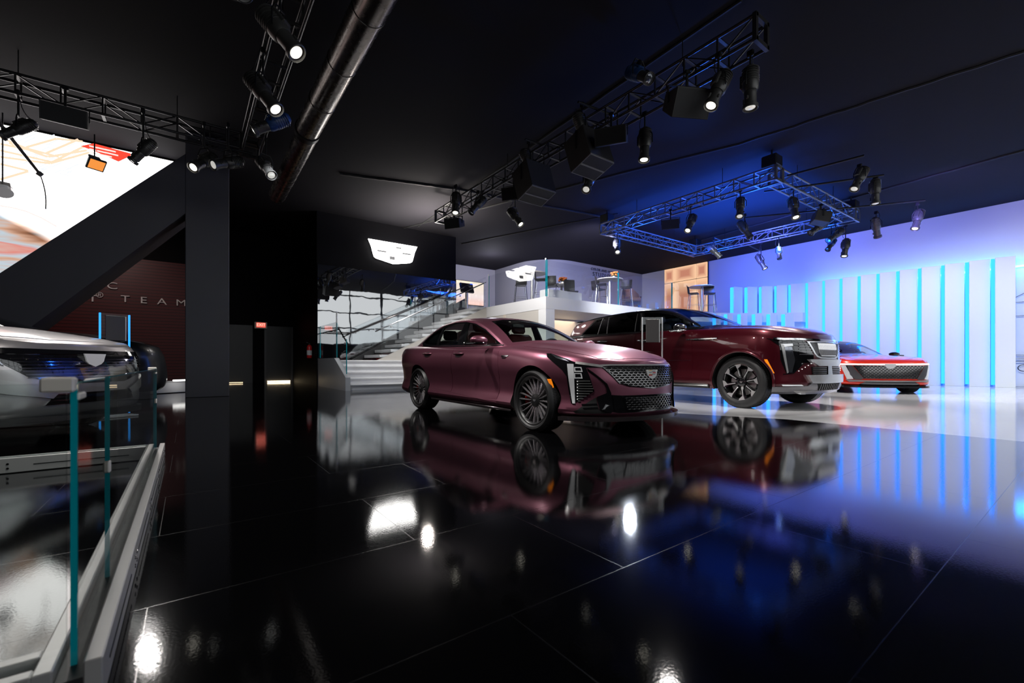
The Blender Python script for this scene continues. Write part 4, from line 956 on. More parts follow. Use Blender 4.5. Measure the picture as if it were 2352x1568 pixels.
def spot(t0, t1, z, label, lit='on', top=None, sgn=.65, L=.62, sc=1.0, en=0, case=None, group='stage spotlights'):
    mx, my = (t0[0] + t1[0]) / 2, (t0[1] + t1[1]) / 2
    d = (z - CAMZ) * FPX / (HY - my); P = at_d(mx, my, d); dx = (t1[0] - t0[0]) * d / FPX; dz = -(t1[1] - t0[1]) * d / FPX
    L *= sc; pl = math.hypot(dx, dz); dep = math.sqrt(max(.02, L * L - pl * pl)) * sgn
    u = (RT * dx + V((0, 0, dz)) - FW * dep).normalized()
    top = top or TZ; tz = max(top, P.z + .16 * sc)
    t = thing('spotlight', label, 'spotlight', (P.x, P.y, tz), 0, group)
    ln = {'on': lens_on, 'dim': lens_dim, 'off': lens_off}[lit]; A, B, C = spot_parts(ln)
    h = newo('housing', A, t); h.location = (0, 0, P.z - tz); h.rotation_euler = align(u).to_euler(); h.scale = (sc,) * 3
    newo('barrel', B, h); newo('lens', C, h)
    if case: h.data = A.copy(); h.data.materials[0] = case
    s = u.cross(V((0, 0, 1))); s = s.normalized() if s.length > .1 else V((1, 0, 0)); w = .125 * sc; b = V((0, 0, P.z - tz))
    y = MB(); ztop = min(.02, P.z - tz + .24 * sc)
    y.tube([b + s * w, b + s * w + V((0, 0, .15 * sc)), V((0, 0, b.z + .24 * sc)) + s * w * .6, V((0, 0, b.z + .24 * sc)) - s * w * .6, b - s * w + V((0, 0, .15 * sc)), b - s * w], .010, 6); y.build('yoke', black_metal, t, 40)
    c = MB().cyl((0, 0, b.z + .24 * sc), (0, 0, .03), .014, None, 8); c.box((0, 0, .02), (.05, .09, .09), None, .012); c.build('clamp', black_metal, t, 30)
    q = [b - u * .28 * sc]; r = random.Random(label)
    q += [b - u * .36 * sc + V((r.uniform(-.06, .06), r.uniform(-.06, .06), .05)), V((s.x * .16, s.y * .16, b.z + .12)), V((s.x * .05, s.y * .05, .03))]
    pts = []
    for i in range(13):
        k = i / 12; a0 = q[0] * (1 - k) ** 3 + q[1] * 3 * k * (1 - k) ** 2 + q[2] * 3 * k * k * (1 - k) + q[3] * k ** 3; pts.append(a0)
    MB().tube(pts, .006, 5).build('cable', black_metal, t, 40)
    LIGHTS.append((P + u * .34 * sc, u, lit, en)); return t
S = spot
S((1725, 140), (1722, 262), 4.55, 'upright spotlight pointing down at the near end of the long truss', 'dim', sgn=.2)
S((1672, 160), (1628, 250), 4.55, 'spotlight with bright lens beside the upright one at the near truss end', 'on')
S((1485, 285), (1477, 378), 4.50, 'glowing spotlight hanging straight down from the middle of the long truss', 'on')
S((1322, 258), (1352, 335), 5.0, 'grey spotlight leaning over the two-piece speaker stack under the long truss', 'off', top=5.42, sgn=-.6)
S((1362, 392), (1344, 440), 4.40, 'spotlight below the two-piece speaker stack on the long truss', 'dim')
S((1197, 340), (1232, 408), 5.0, 'grey spotlight leaning above the dark double speaker, on the long truss', 'off', top=5.42, sgn=-.6)
S((1170, 478), (1196, 518), 4.55, 'spotlight with bright tip under the small speaker near the far truss end', 'on')
S((1047, 440), (1047, 492), 4.62, 'spotlight with shining lens at the far end of the long truss', 'on')
S((1112, 452), (1083, 490), 4.70, 'dark round spotlight turned away near the far end of the long truss', 'off')
S((1455, 150), (1480, 195), 5.30, 'small blue-cased spotlight lying on top of the long truss', 'off', top=5.42, case=blue_case)
# square truss
S((1597, 492), (1576, 532), 4.55, 'spotlight next to the small speaker on the near side of the square truss', 'on')
S((1707, 452), (1694, 500), 4.60, 'spotlight hanging from the middle of the near side of the square truss', 'dim')
S((1697, 505), (1724, 550), 4.60, 'spotlight tilted right inside the square truss, below the lamp pipe', 'on')
S((1823, 452), (1822, 502), 4.55, 'spotlight pointing straight down under the pipe side of the square truss', 'on')
S((1905, 505), (1855, 540), 4.60, 'spotlight lying nearly level below the grey speaker of the square truss', 'off', sgn=.3)
S((1945, 520), (1893, 560), 4.65, 'spotlight slanting down at the corner where lamps crowd the square truss', 'off', sgn=.3)
S((1948, 545), (1936, 592), 4.35, 'spotlight hanging lowest in the crowded corner against the lavender wall', 'on')
S((1920, 548), (1898, 575), 4.40, 'blue-lit stubby spotlight in the crowded corner of the square truss', 'off', case=blue_case, sc=.8)
S((1628, 562), (1652, 592), 4.60, 'spotlight on the short arm at the balcony corner of the square truss', 'off')
S((1742, 584), (1754, 618), 4.35, 'black spotlight on the arm against the left of the lavender wall', 'on')
S((1791, 566), (1787, 595), 4.45, 'small blue-lit spotlight under the far side of the square truss', 'off', case=blue_case, sc=.8)
S((1419, 550), (1416, 580), 4.60, 'spotlight hanging below the balcony corner nearest to the long truss', 'on')
S((1992, 380), (1956, 440), 4.75, 'spotlight with pale round lens at the end of the upper lamp pipe', 'dim')
S((2012, 405), (2009, 474), 4.70, 'dark spotlight hanging straight down beside the pale-lensed one', 'dim', sgn=.3)
S((2003, 505), (2022, 540), 4.60, 'dark spotlight in the middle of the lower lamp pipe', 'off', sgn=-.5)
S((2120, 475), (2096, 532), 4.60, 'spotlight at the tip of the lower lamp pipe before the wall', 'on')
# screen and duct trusses
S((62, 275), (22, 318), 4.45, 'dark spotlight hanging across the top left of the bright screen', 'off', sgn=.6, sc=.85)
S((345, 322), (313, 372), 4.35, 'dark spotlight hanging in front of the red patch of the screen', 'off', sgn=.4, sc=.85)
S((473, 352), (464, 392), 4.35, 'spotlight with warm lens right of the screen corner', 'on')
S((535, 360), (512, 388), 4.35, 'spotlight second right of the screen corner, before the grey column', 'dim')
S((590, 362), (631, 408), 4.4, 'dark spotlight where the two black trusses meet', 'dim')
S((600, 20), (686, 128), 4.45, 'long spotlight high beside the duct, topmost of the truss', 'on', L=.75, sc=1.1, sgn=.1)
S((566, 165), (642, 262), 4.45, 'long spotlight below the topmost one on the truss beside the duct', 'on', L=.75, sc=1.1, sgn=.2)
S((655, 262), (592, 308), 4.5, 'blue-sided spotlight pointing left at the lower end of the duct truss', 'dim', case=blue_case)
S((500, -60), (575, 6), 4.6, 'spotlight half cut off by the top edge near the duct truss', 'off')
# pipes carrying lamps
def pipe(label, p0, p1, r=.022):
    mb = MB().cyl(p0, p1, r, None, 10); o = mb.build('lamp_pipe', black_metal, None, 40); return tag(o, label, 'pipe', 'lamp pipes')
pipe('upper of the two long lamp pipes running off the square truss', (11.0, 4.35, 5.02), at_z(1985, 357, 5.02))
pipe('lamp pipe below the upper one, ending at the pair of spotlights', at_z(1755, 440, 5.02), at_z(2030, 402, 5.02))
pipe('lamp pipe crossing the square truss and ending before the lavender wall', at_z(1690, 502, 5.02), at_z(2125, 460, 5.02))
pipe('short blue-lit arm over the balcony side of the square truss', at_z(1640, 545, 5.02), at_z(1690, 565, 5.02))
pipe('short arm carrying the lamp against the lavender wall', at_z(1718, 562, 5.0), at_z(1748, 577, 5.0))
pipe('pale short arm on top of the long truss above the leaning lamps', at_z(1206, 320, 5.36), at_z(1270, 340, 5.36))
pipe('rusty arm on the long truss above the two-piece speaker stack', at_z(1328, 234, 5.36), at_z(1400, 262, 5.36))
pipe('brownish bar under the corner where the two black trusses meet', at_z(430, 318, 4.9), at_z(580, 354, 4.9))
# speakers
spk = mat('speaker_case', (.032, .030, .029), .5, noise=.06); spk_grille = mat('speaker_grille', (.02, .02, .021), .45, .3, noise=.05, bump=.3, nscale=300)
spk_rim = mat('speaker_rim', (.22, .22, .23), .4, noise=.05)
def speaker(px, py, z, label, sz, rz, tilt=0.0, kind='box', tz=5.0):
    P = at_z(px, py, z); t = thing('speaker', label, 'speaker', P, rz, 'hanging speakers'); w, dp, h = sz
    R = MX.Rotation(tilt, 3, 'X')
    if kind == 'wedge':
        poly = [(-dp / 2, -h / 2), (dp / 2, -h / 2 * .55), (dp / 2, h / 2 * .55), (-dp / 2, h / 2)]
        mb = MB().prism(poly, lambda a, b, c: R @ V((c, a, b)), -w / 2, w / 2); mb.build('case', spk, t)
    else: MB().box((0, 0, 0), (w, dp, h), R, .012).build('case', spk, t, 30)
    MB().box(R @ V((0, -dp / 2 - .004, 0)), (w * .94, .008, h * .92), R, .003).build('front_grille', spk_grille, t)
    fr = MB()
    for s in (-1, 1): fr.box(R @ V((s * w * .48, -dp / 2 - .003, 0)), (.012, .014, h * .96), R); fr.box(R @ V((0, -dp / 2 - .003, s * h * .47)), (w * .97, .014, .012), R)
    fr.build('grille_frame', spk_rim if kind == 'stack' else spk, t)
    if kind == 'stack':
        MB().box(R @ V((0, -dp / 2 - .008, 0)), (w * .96, .014, .03), R).build('divider', spk_rim, t)
        MB().box(R @ V((w / 2 + .003, 0, h * .1)), (.008, dp * .96, .012), R).build('side_joint', black_metal, t)
    br = MB(); br.beam((0, 0, h / 2 * .9), (0, 0, tz - P.z + .03), .03, .03); br.box((0, 0, tz - P.z), (.08, .08, .06), None, .01); br.beam((-w / 2 - .012, 0, 0), (-w / 2 - .012, 0, h / 2 + .05), .03, .012); br.beam((w / 2 + .012, 0, 0), (w / 2 + .012, 0, h / 2 + .05), .03, .012); br.beam((-w / 2 - .012, 0, h / 2 + .05), (w / 2 + .012, 0, h / 2 + .05), .03, .012)
    br.build('bracket', black_metal, t)
    return t
speaker(1578, 238, 4.55, 'wedge speaker tilted down near the near end of the long truss', (.56, .36, .38), -.5, .5, 'wedge')
speaker(1352, 352, 4.55, 'brown two-piece speaker stack under the long truss, facing down', (.62, .62, .52), 0.0, 1.25, 'stack')
speaker(1404, 317, 4.60, 'small speaker with a pale side plate right of the two-piece stack', (.52, .30, .28), -1.0, .2, 'wedge')
speaker(1226, 420, 4.55, 'dark double speaker under the long truss, below a leaning grey lamp', (.66, .66, .52), 0.0, 1.25, 'stack')
speaker(1180, 446, 4.60, 'small speaker left of the dark double speaker', (.48, .30, .28), -1.0, .2, 'wedge')
speaker(1044, 514, 4.45, 'small speaker under the far end of the long truss', (.44, .30, .26), -1.0, .2, 'wedge')
speaker(1540, 516, 4.60, 'small grey speaker on the near side of the square truss', (.46, .30, .26), -1.0, .2, 'wedge')
speaker(1885, 501, 4.65, 'grey speaker under the pipe side of the square truss', (.46, .36, .28), .6, .3, 'box')
speaker(150, 270, 4.55, 'wide dark loudspeaker hanging above the bright screen', (.52, .30, .27), .05, .15, 'wedge', 5.0)
# flood lamp and boom in front of the screen
P = at_y(220, 376, 12.2)
t = thing('flood_lamp', 'square flood lamp with an orange face in front of the white screen', 'lamp', P, .5)
R = MX.Rotation(.75, 3, 'X')
MB().box(R @ V((0, .09, 0)), (.20, .18, .18), R, .02).build('housing', steel, t, 30)
MB().box(R @ V((0, -.02, 0)), (.29, .05, .25), R, .01).build('frame', mat('lamp_frame', (.06, .09, .11), .4, .5, noise=.05), t, 30)
MB().box(R @ V((0, -.048, 0)), (.235, .01, .19), R).build('face', mat('orange_face', (.9, .35, .06), .4, emit=(1, .33, .06), es=.9, noise=.03), t)
MB().cyl((0, .05, .12), (0, .05, 5.4 - P.z), .012, None, 8).build('hanger', black_metal, t)
P0 = at_y(-12, 270, 12.1); P1 = at_y(92, 400, 12.1); P2_ = at_y(105, 480, 12.1)
t = thing('boom_pole', 'slanting metal boom pole with a trailing cable before the screen', 'pole', P0)
MB().cyl((0, 0, 0), P1 - P0, .035, .024, 12).build('pole', steel, t, 40)
MB().tube([(P1 - P0).lerp(P2_ - P0, k / 8) + V((.03 * math.sin(k / 8 * PI), 0, 0)) for k in range(9)], .010, 6).build('cable', satin_black, t, 40)
MB().box(P1 - P0, (.09, .06, .09), MX.Rotation(.6, 3, 'Y'), .01).build('tip_clamp', steel, t)
P = at_y(6, 432, 12.2); t = thing('flood_lamp', 'grey flood lamp cut by the left edge of the photo before the screen', 'lamp', P, .3)
MB().box((0, 0, 0), (.24, .2, .2), MX.Rotation(.7, 3, 'X'), .03).build('housing', steel, t, 30); MB().cyl((0, -.12, -.06), (0, -.16, -.12), .13, None, 20).build('face', lamp_soft, t, 30)
MB().cyl((0, 0, .1), (0, 0, 5.4 - P.z), .012, None, 8).build('hanger', black_metal, t)
# ---------------------------------------------------------------- the setting
def floor_mat(name, col, rough, seam, bw, rh, rot=0.0, spec=.5, mort=.003):
    m = mat(name, col, rough, 0, 0, spec); nt = m.node_tree; p = nt.nodes['Principled BSDF']; N = nt.nodes.new; Lk = nt.links.new
    tc = N('ShaderNodeTexCoord'); mp = N('ShaderNodeMapping'); mp.inputs['Rotation'].default_value = (0, 0, rot); mp.inputs['Location'].default_value = (.1, -.36, 0)
    Lk(tc.outputs['Object'], mp.inputs['Vector']); b = N('ShaderNodeTexBrick'); b.inputs['Color1'].default_value = (*col, 1); b.inputs['Color2'].default_value = (*col, 1)
    b.inputs['Mortar'].default_value = (*seam, 1); b.inputs['Scale'].default_value = 1; b.inputs['Mortar Size'].default_value = mort; b.inputs['Brick Width'].default_value = bw; b.inputs['Row Height'].default_value = rh
    b.inputs['Mortar Smooth'].default_value = .1; b.offset = .37
    Lk(mp.outputs['Vector'], b.inputs['Vector']); Lk(b.outputs['Color'], p.inputs['Base Color'])
    mr = N('ShaderNodeMapRange'); mr.inputs['To Min'].default_value = rough; mr.inputs['To Max'].default_value = rough + .15; Lk(b.outputs['Fac'], mr.inputs['Value'])
    n = N('ShaderNodeTexNoise'); n.inputs['Scale'].default_value = .9; n.inputs['Detail'].default_value = 3; Lk(tc.outputs['Object'], n.inputs['Vector'])
    ad = N('ShaderNodeMath'); ad.operation = 'MULTIPLY_ADD'; ad.inputs[1].default_value = .05; Lk(n.outputs['Fac'], ad.inputs[0]); Lk(mr.outputs['Result'], ad.inputs[2]); Lk(ad.outputs[0], p.inputs['Roughness'])
    n2 = N('ShaderNodeTexNoise'); n2.inputs['Scale'].default_value = 130; n2.inputs['Detail'].default_value = 2; Lk(tc.outputs['Object'], n2.inputs['Vector'])
    bp = N('ShaderNodeBump'); bp.inputs['Strength'].default_value = .012; bp.inputs['Distance'].default_value = .01; Lk(n2.outputs['Fac'], bp.inputs['Height']); Lk(bp.outputs['Normal'], p.inputs['Normal'])
    return m
black_floor = floor_mat('black_gloss_floor', (.0022, .0022, .0026), .035, (.004, .004, .0045), 1.38, .69, mort=.0016)
white_floor = floor_mat('white_gloss_floor', (.80, .80, .81), .05, (.62, .45, .46), 2.4, 1.2)
XL, XR, YB, YF, ZC, ZH = -12.0, 20.6, 19.6, -8.0, 5.75, 9.4
WP = [(6.4, YF), (6.4, 2.55), (5.88, 3.79), (5.55, 6.5), (8.8, 9.6), (XR, 9.6), (XR, YF)]
BP = [(XL, YF), (6.4, YF), (6.4, 2.55), (5.88, 3.79), (5.55, 6.5), (8.8, 9.6), (XR, 9.6), (XR, YB), (XL, YB)]
fl = lambda a, b, z: (a, b, z)
struct(MB().prism(BP, fl, -.12, 0).build('floor', black_floor)); struct(MB().prism(WP, fl, -.12, 0).build('floor_white', white_floor))
ceil_m = mat('ceiling_cloth', (.0125, .0115, .0145), .9, spec=.15, bump=.15, nscale=3)
struct(MB().box(((XL + XR) / 2, (YB - .4) / 2, ZC + .05), (XR - XL, YB + .4, .1)).build('ceiling', ceil_m))
struct(MB().box(((XL + XR) / 2 + 3, (YF - .4) / 2, ZH + .05), (XR - XL + 6, -YF - .4 + .0, .1)).build('ceiling_hall', ceil_m))
struct(MB().box(((XL + XR) / 2 + 3, -.45, (ZC + ZH) / 2 + .05), (XR - XL + 6, .1, ZH - ZC)).build('trim_fascia', black_wall))
wall_white = mat('white_wall', (.70, .70, .72), .5, noise=.05, nscale=4); wall_grey = mat('grey_wall', (.40, .385, .385), .5, noise=.05, nscale=4)
wall_red = mat('red_slat_wall', (.055, .006, .007), .45, noise=.05)
nt = wall_red.node_tree; tc = nt.nodes.new('ShaderNodeTexCoord'); wv = nt.nodes.new('ShaderNodeTexWave'); wv.bands_direction = 'Z'; wv.inputs['Scale'].default_value = 3.0
nt.links.new(tc.outputs['Object'], wv.inputs['Vector']); cr = nt.nodes.new('ShaderNodeValToRGB'); cr.color_ramp.elements[0].color = (.020, .001, .0015, 1); cr.color_ramp.elements[1].color = (.085, .005, .006, 1); cr.color_ramp.elements[0].position = .05; cr.color_ramp.elements[1].position = .25
nt.links.new(wv.outputs['Fac'], cr.inputs['Fac']); nt.links.new(cr.outputs['Color'], nt.nodes['Principled BSDF'].inputs['Base Color'])
struct(MB().box((XR + .1, (YF + YB) / 2, ZC / 2), (.2, YB - YF, ZC)).build('wall_right', wall_white))
struct(MB().box((XL - .1, (YF + YB) / 2, ZH / 2), (.2, YB - YF, ZH)).build('wall_left', black_wall))
struct(MB().box(((XL + 8.58) / 2, YB + .1, ZC / 2), (8.58 - XL, .2, ZC)).build('wall_back', black_wall))
struct(MB().box(((8.58 + XR) / 2, YB + .1, ZC / 2), (XR - 8.58, .2, ZC)).build('wall_back_grey', wall_grey))
# hall front behind the camera: tall windows
struct(MB().box(((XL + XR) / 2 + 3, YF - .1, 1.15), (XR - XL + 6, .2, 2.3)).build('wall_front', black_wall))
struct(MB().box(((XL + XR) / 2 + 3, YF - .1, 9.2), (XR - XL + 6, .2, .4)).build('wall_front_top', black_wall))
struct(MB().box((XR + 6.1, (YF - .4) / 2, ZH / 2), (.2, -YF - .4, ZH)).build('wall_hall', black_wall))
win_light = emis('daylight', (.93, .97, 1.0), 1.5); mull = mat('window_mullion', (.03, .035, .045), .4, noise=.05)
w = MB().box((11, YF - .06, 5.65), (24, .04, 6.7)).build('window_1', win_light); struct(w)
mb = MB()
for i in range(9): mb.box((-1 + i * 3.0 + (.0 if i % 2 else .25), YF, 5.65), (.16 if i % 2 else .09, .12, 6.7)); 
for z in (2.35, 3.72, 5.1, 6.5, 7.9, 8.95): mb.box((11, YF, z), (24, .12, .10))
struct(mb.build('window_frame_1', mull))
# glossy black wall with the shield sign
gloss_wall = mat('gloss_black_wall', (.004, .004, .005), .015, 0, 0, 1.0, ior=2.6)
nt = gloss_wall.node_tree; tc = nt.nodes.new('ShaderNodeTexCoord'); nz = nt.nodes.new('ShaderNodeTexNoise'); nz.inputs['Scale'].default_value = 1.9; nz.inputs['Detail'].default_value = 1.6
nt.links.new(tc.outputs['Object'], nz.inputs['Vector']); bp = nt.nodes.new('ShaderNodeBump'); bp.inputs['Strength'].default_value = .04; bp.inputs['Distance'].default_value = .03
nt.links.new(nz.outputs['Fac'], bp.inputs['Height']); nt.links.new(bp.outputs['Normal'], nt.nodes['Principled BSDF'].inputs['Normal'])
struct(MB().box(((3.4 + 8.58) / 2, (15.42 + YB) / 2, ZC / 2), (8.58 - 3.4, YB - 15.42, ZC)).build('wall_sign', black_wall))
struct(MB().box(((3.4 + 8.58) / 2, 15.40, 2.0), (8.56 - 3.42, .04, 4.0)).build('wall_sign_gloss', gloss_wall))
# text wall on the balcony, rounded at its left end
P = [(XR, 15.6), (15.2, 15.6)]
for i in range(1, 13):
    t = PI / 2 * i / 12; P.append((15.2 - 1.9 * math.sin(t), 17.5 - 1.9 * math.cos(t)))
P += [(13.3, YB), (XR, YB)]
struct(MB().prism(P, fl, 2.79, ZC).build('wall_balcony', mat('lilac_grey_wall', (.34, .34, .38), .5, noise=.04, nscale=4), None, 30))
dark_text = mat('dark_lettering', (.01, .01, .02), .5, noise=.03); pale_text = mat('pale_lettering', (.85, .83, .80), .5, noise=.03)
c = at_y(1392, 630, 15.57); t = thing('wall_lettering', 'dark lettering on the lilac balcony wall behind the tall table', 'sign', c)
def tl(s, sz, px, py, sp):
    o = text('lettering_line', s, sz, dark_text, t, .008, 1.0, sp, 'LEFT'); o.rotation_euler = (PI / 2, 0, 0); q = at_y(px, py, 15.57); o.location = (q.x - c.x, -.01, q.z - c.z)
tl('COLOR AND MORE', .19, 1357, 617, 1.12); tl('STUDIO', .30, 1361, 629, 1.3)
# grey column and sloping beam
grey_col = mat('dark_grey_paint', (.085, .080, .092), .5, noise=.05, nscale=4)
struct(MB().box((.35, 12.1, ZC / 2), (.80, .60, ZC), None, .01).build('column', grey_col))
bp_ = [(-.02, 5.25), (-.02, 3.97), (-2.75, 1.10), (-7, -3.3), (-7, -1.95), (-2.75, 2.42)]
B4 = [(-.05, 5.25), (-.05, 3.97), (-3.60, .0), (-4.90, .0)]
struct(MB().prism(B4, lambda a, b, y: (a, y, b), 11.8, 12.95).build('beam', grey_col))
# red lettered wall
struct(MB().box((-3.2, 19.5, 2.13), (7.2, .16, 4.26)).build('wall_red', wall_red))
t = thing('wall_lettering', 'pale widely spaced lettering on the dark red wall by the grey column', 'sign', (0, 19.40, 0))
def wl(s, px, py, size, sx=1.3):
    p = at_y(px, py, 19.40); o = text('letter', s, size, pale_text, t, .012, sx); o.rotation_euler = (PI / 2, 0, 0); o.location = (p.x, -.02, p.z)
for ch, px, py in (('T', 288, 687), ('E', 330, 690), ('A', 372, 693), ('M', 416, 696)): wl(ch, px, py, .31)
wl('T', 213, 686, .31); wl('\u00ae', 229, 678, .24, 1.0); wl('C', 258, 657, .31)
# exit recess
struct(MB().box((2.90, 19.56, 1.1), (.95, .06, 2.2)).build('door_1', mat('door_black', (.013, .013, .015), .4, noise=.05)))
struct(MB().box((2.42, 19.52, 1.1), (.07, .10, 2.2)).build('trim_1', mat('door_trim', (.06, .06, .065), .4, noise=.05)))
struct(MB().box((3.37, 19.52, 1.1), (.06, .10, 2.2)).build('trim_2', MATS['door_trim']))
struct(MB().box((1.2, 19.56, 1.1), (1.6, .06, 2.2)).build('door_2', MATS['door_black']))
p = at_y(599, 747, 19.3); t = thing('exit_sign', 'lit red exit sign over the black door', 'sign', p)
MB().box((0, 0, 0), (.42, .10, .25), None, .012).build('case', cream, t, 30)
MB().box((0, -.053, .01), (.30, .01, .17)).build('face', emis('exit_face', (1, .10, .07), 1.5), t)
o = text('lettering', 'EXIT', .15, emis('exit_text', (1, .55, .42), 1.6), t, .004, .95); o.rotation_euler = (PI / 2, 0, 0); o.location = (0, -.062, .012)
warm_strip = emis('warm_strip', (1, .78, .48), 5.0)
t = MB().box((2.89, 19.45, .035), (.80, .05, .05)).build('door_gap_glow', warm_strip); tag(t, 'glowing strip put in for light leaking under the black door', 'light', 'door gap glow strips')  # emissive bars stand in for light shining through the door gaps
t = MB().box((1.15, 19.2, .03), (1.0, .03, .025)).build('door_gap_glow', emis('warm_strip_dim', (1, .78, .48), 1.6)); tag(t, 'fainter glowing strip put in for light leaking left of the black door', 'light', 'door gap glow strips')
p = at_x(712, 808, 3.32); t = thing('fire_extinguisher', 'red fire extinguisher hung on the black wall beside the white stairs', 'extinguisher', (3.30, p.y, .92))
MB().lathe([(.001, 0), (.075, 0), (.08, .02), (.08, .36), (.06, .42), (.025, .45), (.001, .45)], 20).build('cylinder', red_plastic, t, 40)
MB().lathe([(.0815, .10), (.0815, .26)], 20).build('label_band', white_paint, t, 40)
m = MB().box((0, 0, .48), (.05, .05, .06), None, .01); m.beam((0, 0, .50), (-.10, 0, .53), .02, .015); m.build('valve', black_metal, t)
# shield signs
sign_white = emis('sign_white', (1, .98, .95), 11.0); sign_mark = mat('sign_mark', (.05, .05, .05), .5, emit=(.3, .3, .3), es=.7, noise=.02)
def shield(name, label, loc, rz, W):
    t = thing(name, label, 'sign', loc, rz)
    O = [(-.5, .20), (.5, .20), (.445, .075), (.425, .0), (.40, -.09), (.385, -.125), (.345, -.15), (0, -.215), (-.345, -.15), (-.385, -.125), (-.40, -.09), (-.425, .0), (-.445, .075)]
    T = lambda u, v, z: (u * W, -z, v * W)
    MB().prism(O, T, .01, .06).build('shield_face', sign_white, t, 30); MB().prism([(u * .985, v * .985) for u, v in O], T, -.02, .01).build('backing', black_metal, t)
    def bar(u, v, w, h): return [(u - w / 2, v - h / 2), (u + w / 2, v - h / 2), (u + w / 2, v + h / 2), (u - w / 2, v + h / 2)]
    for u, v, w, h in ((-.335, .125, .06, .010), (.10, .115, .115, .028), (-.325, .04, .055, .008), (-.24, .0, .18, .03), (.27, .02, .18, .03), (.345, -.035, .055, .008), (-.03, -.105, .11, .065)): MB().prism(bar(u, v, w, h), T, .058, .064).build('shield_mark', sign_mark, t)
    for s in (-1, 1):
        Q = [(-.445, .165), (-.405, .075), (-.385, .0), (-.362, -.075)]; pts = [V(T(s * u, v, .061)) for u, v in Q]; mb = MB()
        for a, b in zip(pts, pts[1:]): mb.beam(a, b, .010, .006)
        mb.build('shield_line', sign_mark, t)
    return t
p0 = at_y(845, 548, 15.36); p1 = at_y(957, 568, 15.36)
shield('shield_sign', 'glowing white shield sign high on the glossy black wall', ((p0.x + p1.x) / 2, 15.36, 4.72), 0, p1.x - p0.x)
# ---------------------------------------------------------------- white stairs, platform and balcony
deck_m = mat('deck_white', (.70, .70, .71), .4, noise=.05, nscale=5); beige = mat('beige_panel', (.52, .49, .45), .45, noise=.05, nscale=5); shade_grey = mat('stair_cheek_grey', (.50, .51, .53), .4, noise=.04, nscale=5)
t = thing('stair_flight', 'low white steps with a sloping cheek leading up to the stair platform', 'stairs', (0, 0, 0))
for i in range(5):
    y0 = 12.30 + i * .27; h = .168 * (i + 1); q_ = MB().box(((3.56 + 7.2) / 2, (y0 + 13.7) / 2 + .03, h - .104), (7.2 - 3.56, 13.7 - y0 - .06, .126)); q_.box(((3.56 + 7.2) / 2, (y0 + 13.7) / 2, h - .021), (7.2 - 3.56, 13.7 - y0, .042), None, .006); q_.build('step', deck_m, t, 30)
MB().box(((3.56 + 9.0) / 2, (13.65 + 15.36) / 2, .42), (9.0 - 3.56, 15.36 - 13.65, .838), None, .01).build('platform', deck_m, t, 30)
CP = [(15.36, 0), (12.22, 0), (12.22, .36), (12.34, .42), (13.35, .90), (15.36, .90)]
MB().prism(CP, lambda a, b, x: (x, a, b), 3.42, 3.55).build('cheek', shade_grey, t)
t = thing('stair_flight', 'upper white stairs climbing along the glossy wall to the balcony', 'stairs', (0, 0, 0))
n = 11
for i in range(n):
    x0 = 4.85 + i * .36; z = .84 + (2.79 - .84) * (i + 1) / n; MB().box((x0 + .2, 14.30, z - .045), (.44, 1.5, .09), None, .008).build('step', deck_m, t, 30)
MB().prism([(4.75, .84), (8.8, 2.80), (8.8, 2.42), (5.6, .84)], lambda a, b, y: (a, y, b), 13.52, 13.60).build('stringer', beige, t)
MB().prism([(4.45, .86), (4.45, .88), (8.8, 3.30), (8.8, 2.82), (4.75, .86)], lambda a, b, y: (a, y, b), 15.06, 15.12).build('skirting_panel', satin_black, t)
DK = [(8.8, 10.2), (15.4, 10.2), (17.2, 9.45), (18.7, 8.5), (19.9, 7.3), (20.58, 7.3), (20.58, 19.58), (8.8, 19.58)]
struct(MB().prism(DK, fl, 2.42, 2.79).build('floor_balcony', deck_m))
struct(MB().box((8.98, 10.38, 1.21), (.36, .36, 2.42), None, .006).build('column_balcony', white_paint))
struct(MB().box((8.90, 11.95, 1.21), (.18, 2.78, 2.42)).build('wall_under_balcony', beige))
struct(MB().box((14.6, 12.4, 1.21), (11.6, .14, 2.42)).build('wall_under_back', mat('warm_beige_wall', (.62, .54, .45), .5, noise=.04)))
struct(MB().box((8.86, 14.25, 2.0), (.08, 1.2, .8)).build('wall_landing', beige))
def glass_panel(t, P0, P1, z0, z1, edge=True, th=.022, top=None, gm=None, te=None):
    """P0,P1 plan points; top may slope: (z0a,z1a,z0b,z1b)"""
    P0 = V((P0[0], P0[1], 0)); P1 = V((P1[0], P1[1], 0)); x = (P1 - P0).normalized(); nrm = V((-x.y, x.x, 0)) * th / 2
    a0, a1, b0, b1 = top or (z0, z1, z0, z1); q = [(P0, a0), (P1, b0), (P1, b1), (P0, a1)]
    vs = [p + V((0, 0, z)) + nrm * s for s in (-1, 1) for p, z in q]
    g = MB().add(vs, [(0, 1, 2, 3), (7, 6, 5, 4), (0, 4, 5, 1), (1, 5, 6, 2), (2, 6, 7, 3), (3, 7, 4, 0)]).build('glass_pane', gm or rail_glass, t)
    if edge:
        for i_, (p, za, zb) in enumerate(((P0, a0, a1), (P1, b0, b1))):
            if edge is True or (edge == 2 and i_) or (edge == 3 and not i_): MB().beam(p + V((0, 0, za)), p + V((0, 0, zb)), th * 1.02, (te or th) * 1.0).build('glass_edge', teal_edge, g)
    return g
def handrail(t, pts, r=.02, m=None): MB().tube(pts, r, 8).build('handrail', m or darkchrome, t, 40)
def studs(t, pts, ax=V((0, 1, 0))):
    for p in pts: MB().cyl(V(p) - ax * .03, V(p) + ax * .03, .022, None, 10).build('stud', steel, t, 40)
t = thing('glass_balustrade', 'glass balustrade with dark handrail on the left of the low steps', 'railing', (0, 0, 0), 0, 'glass balustrades')
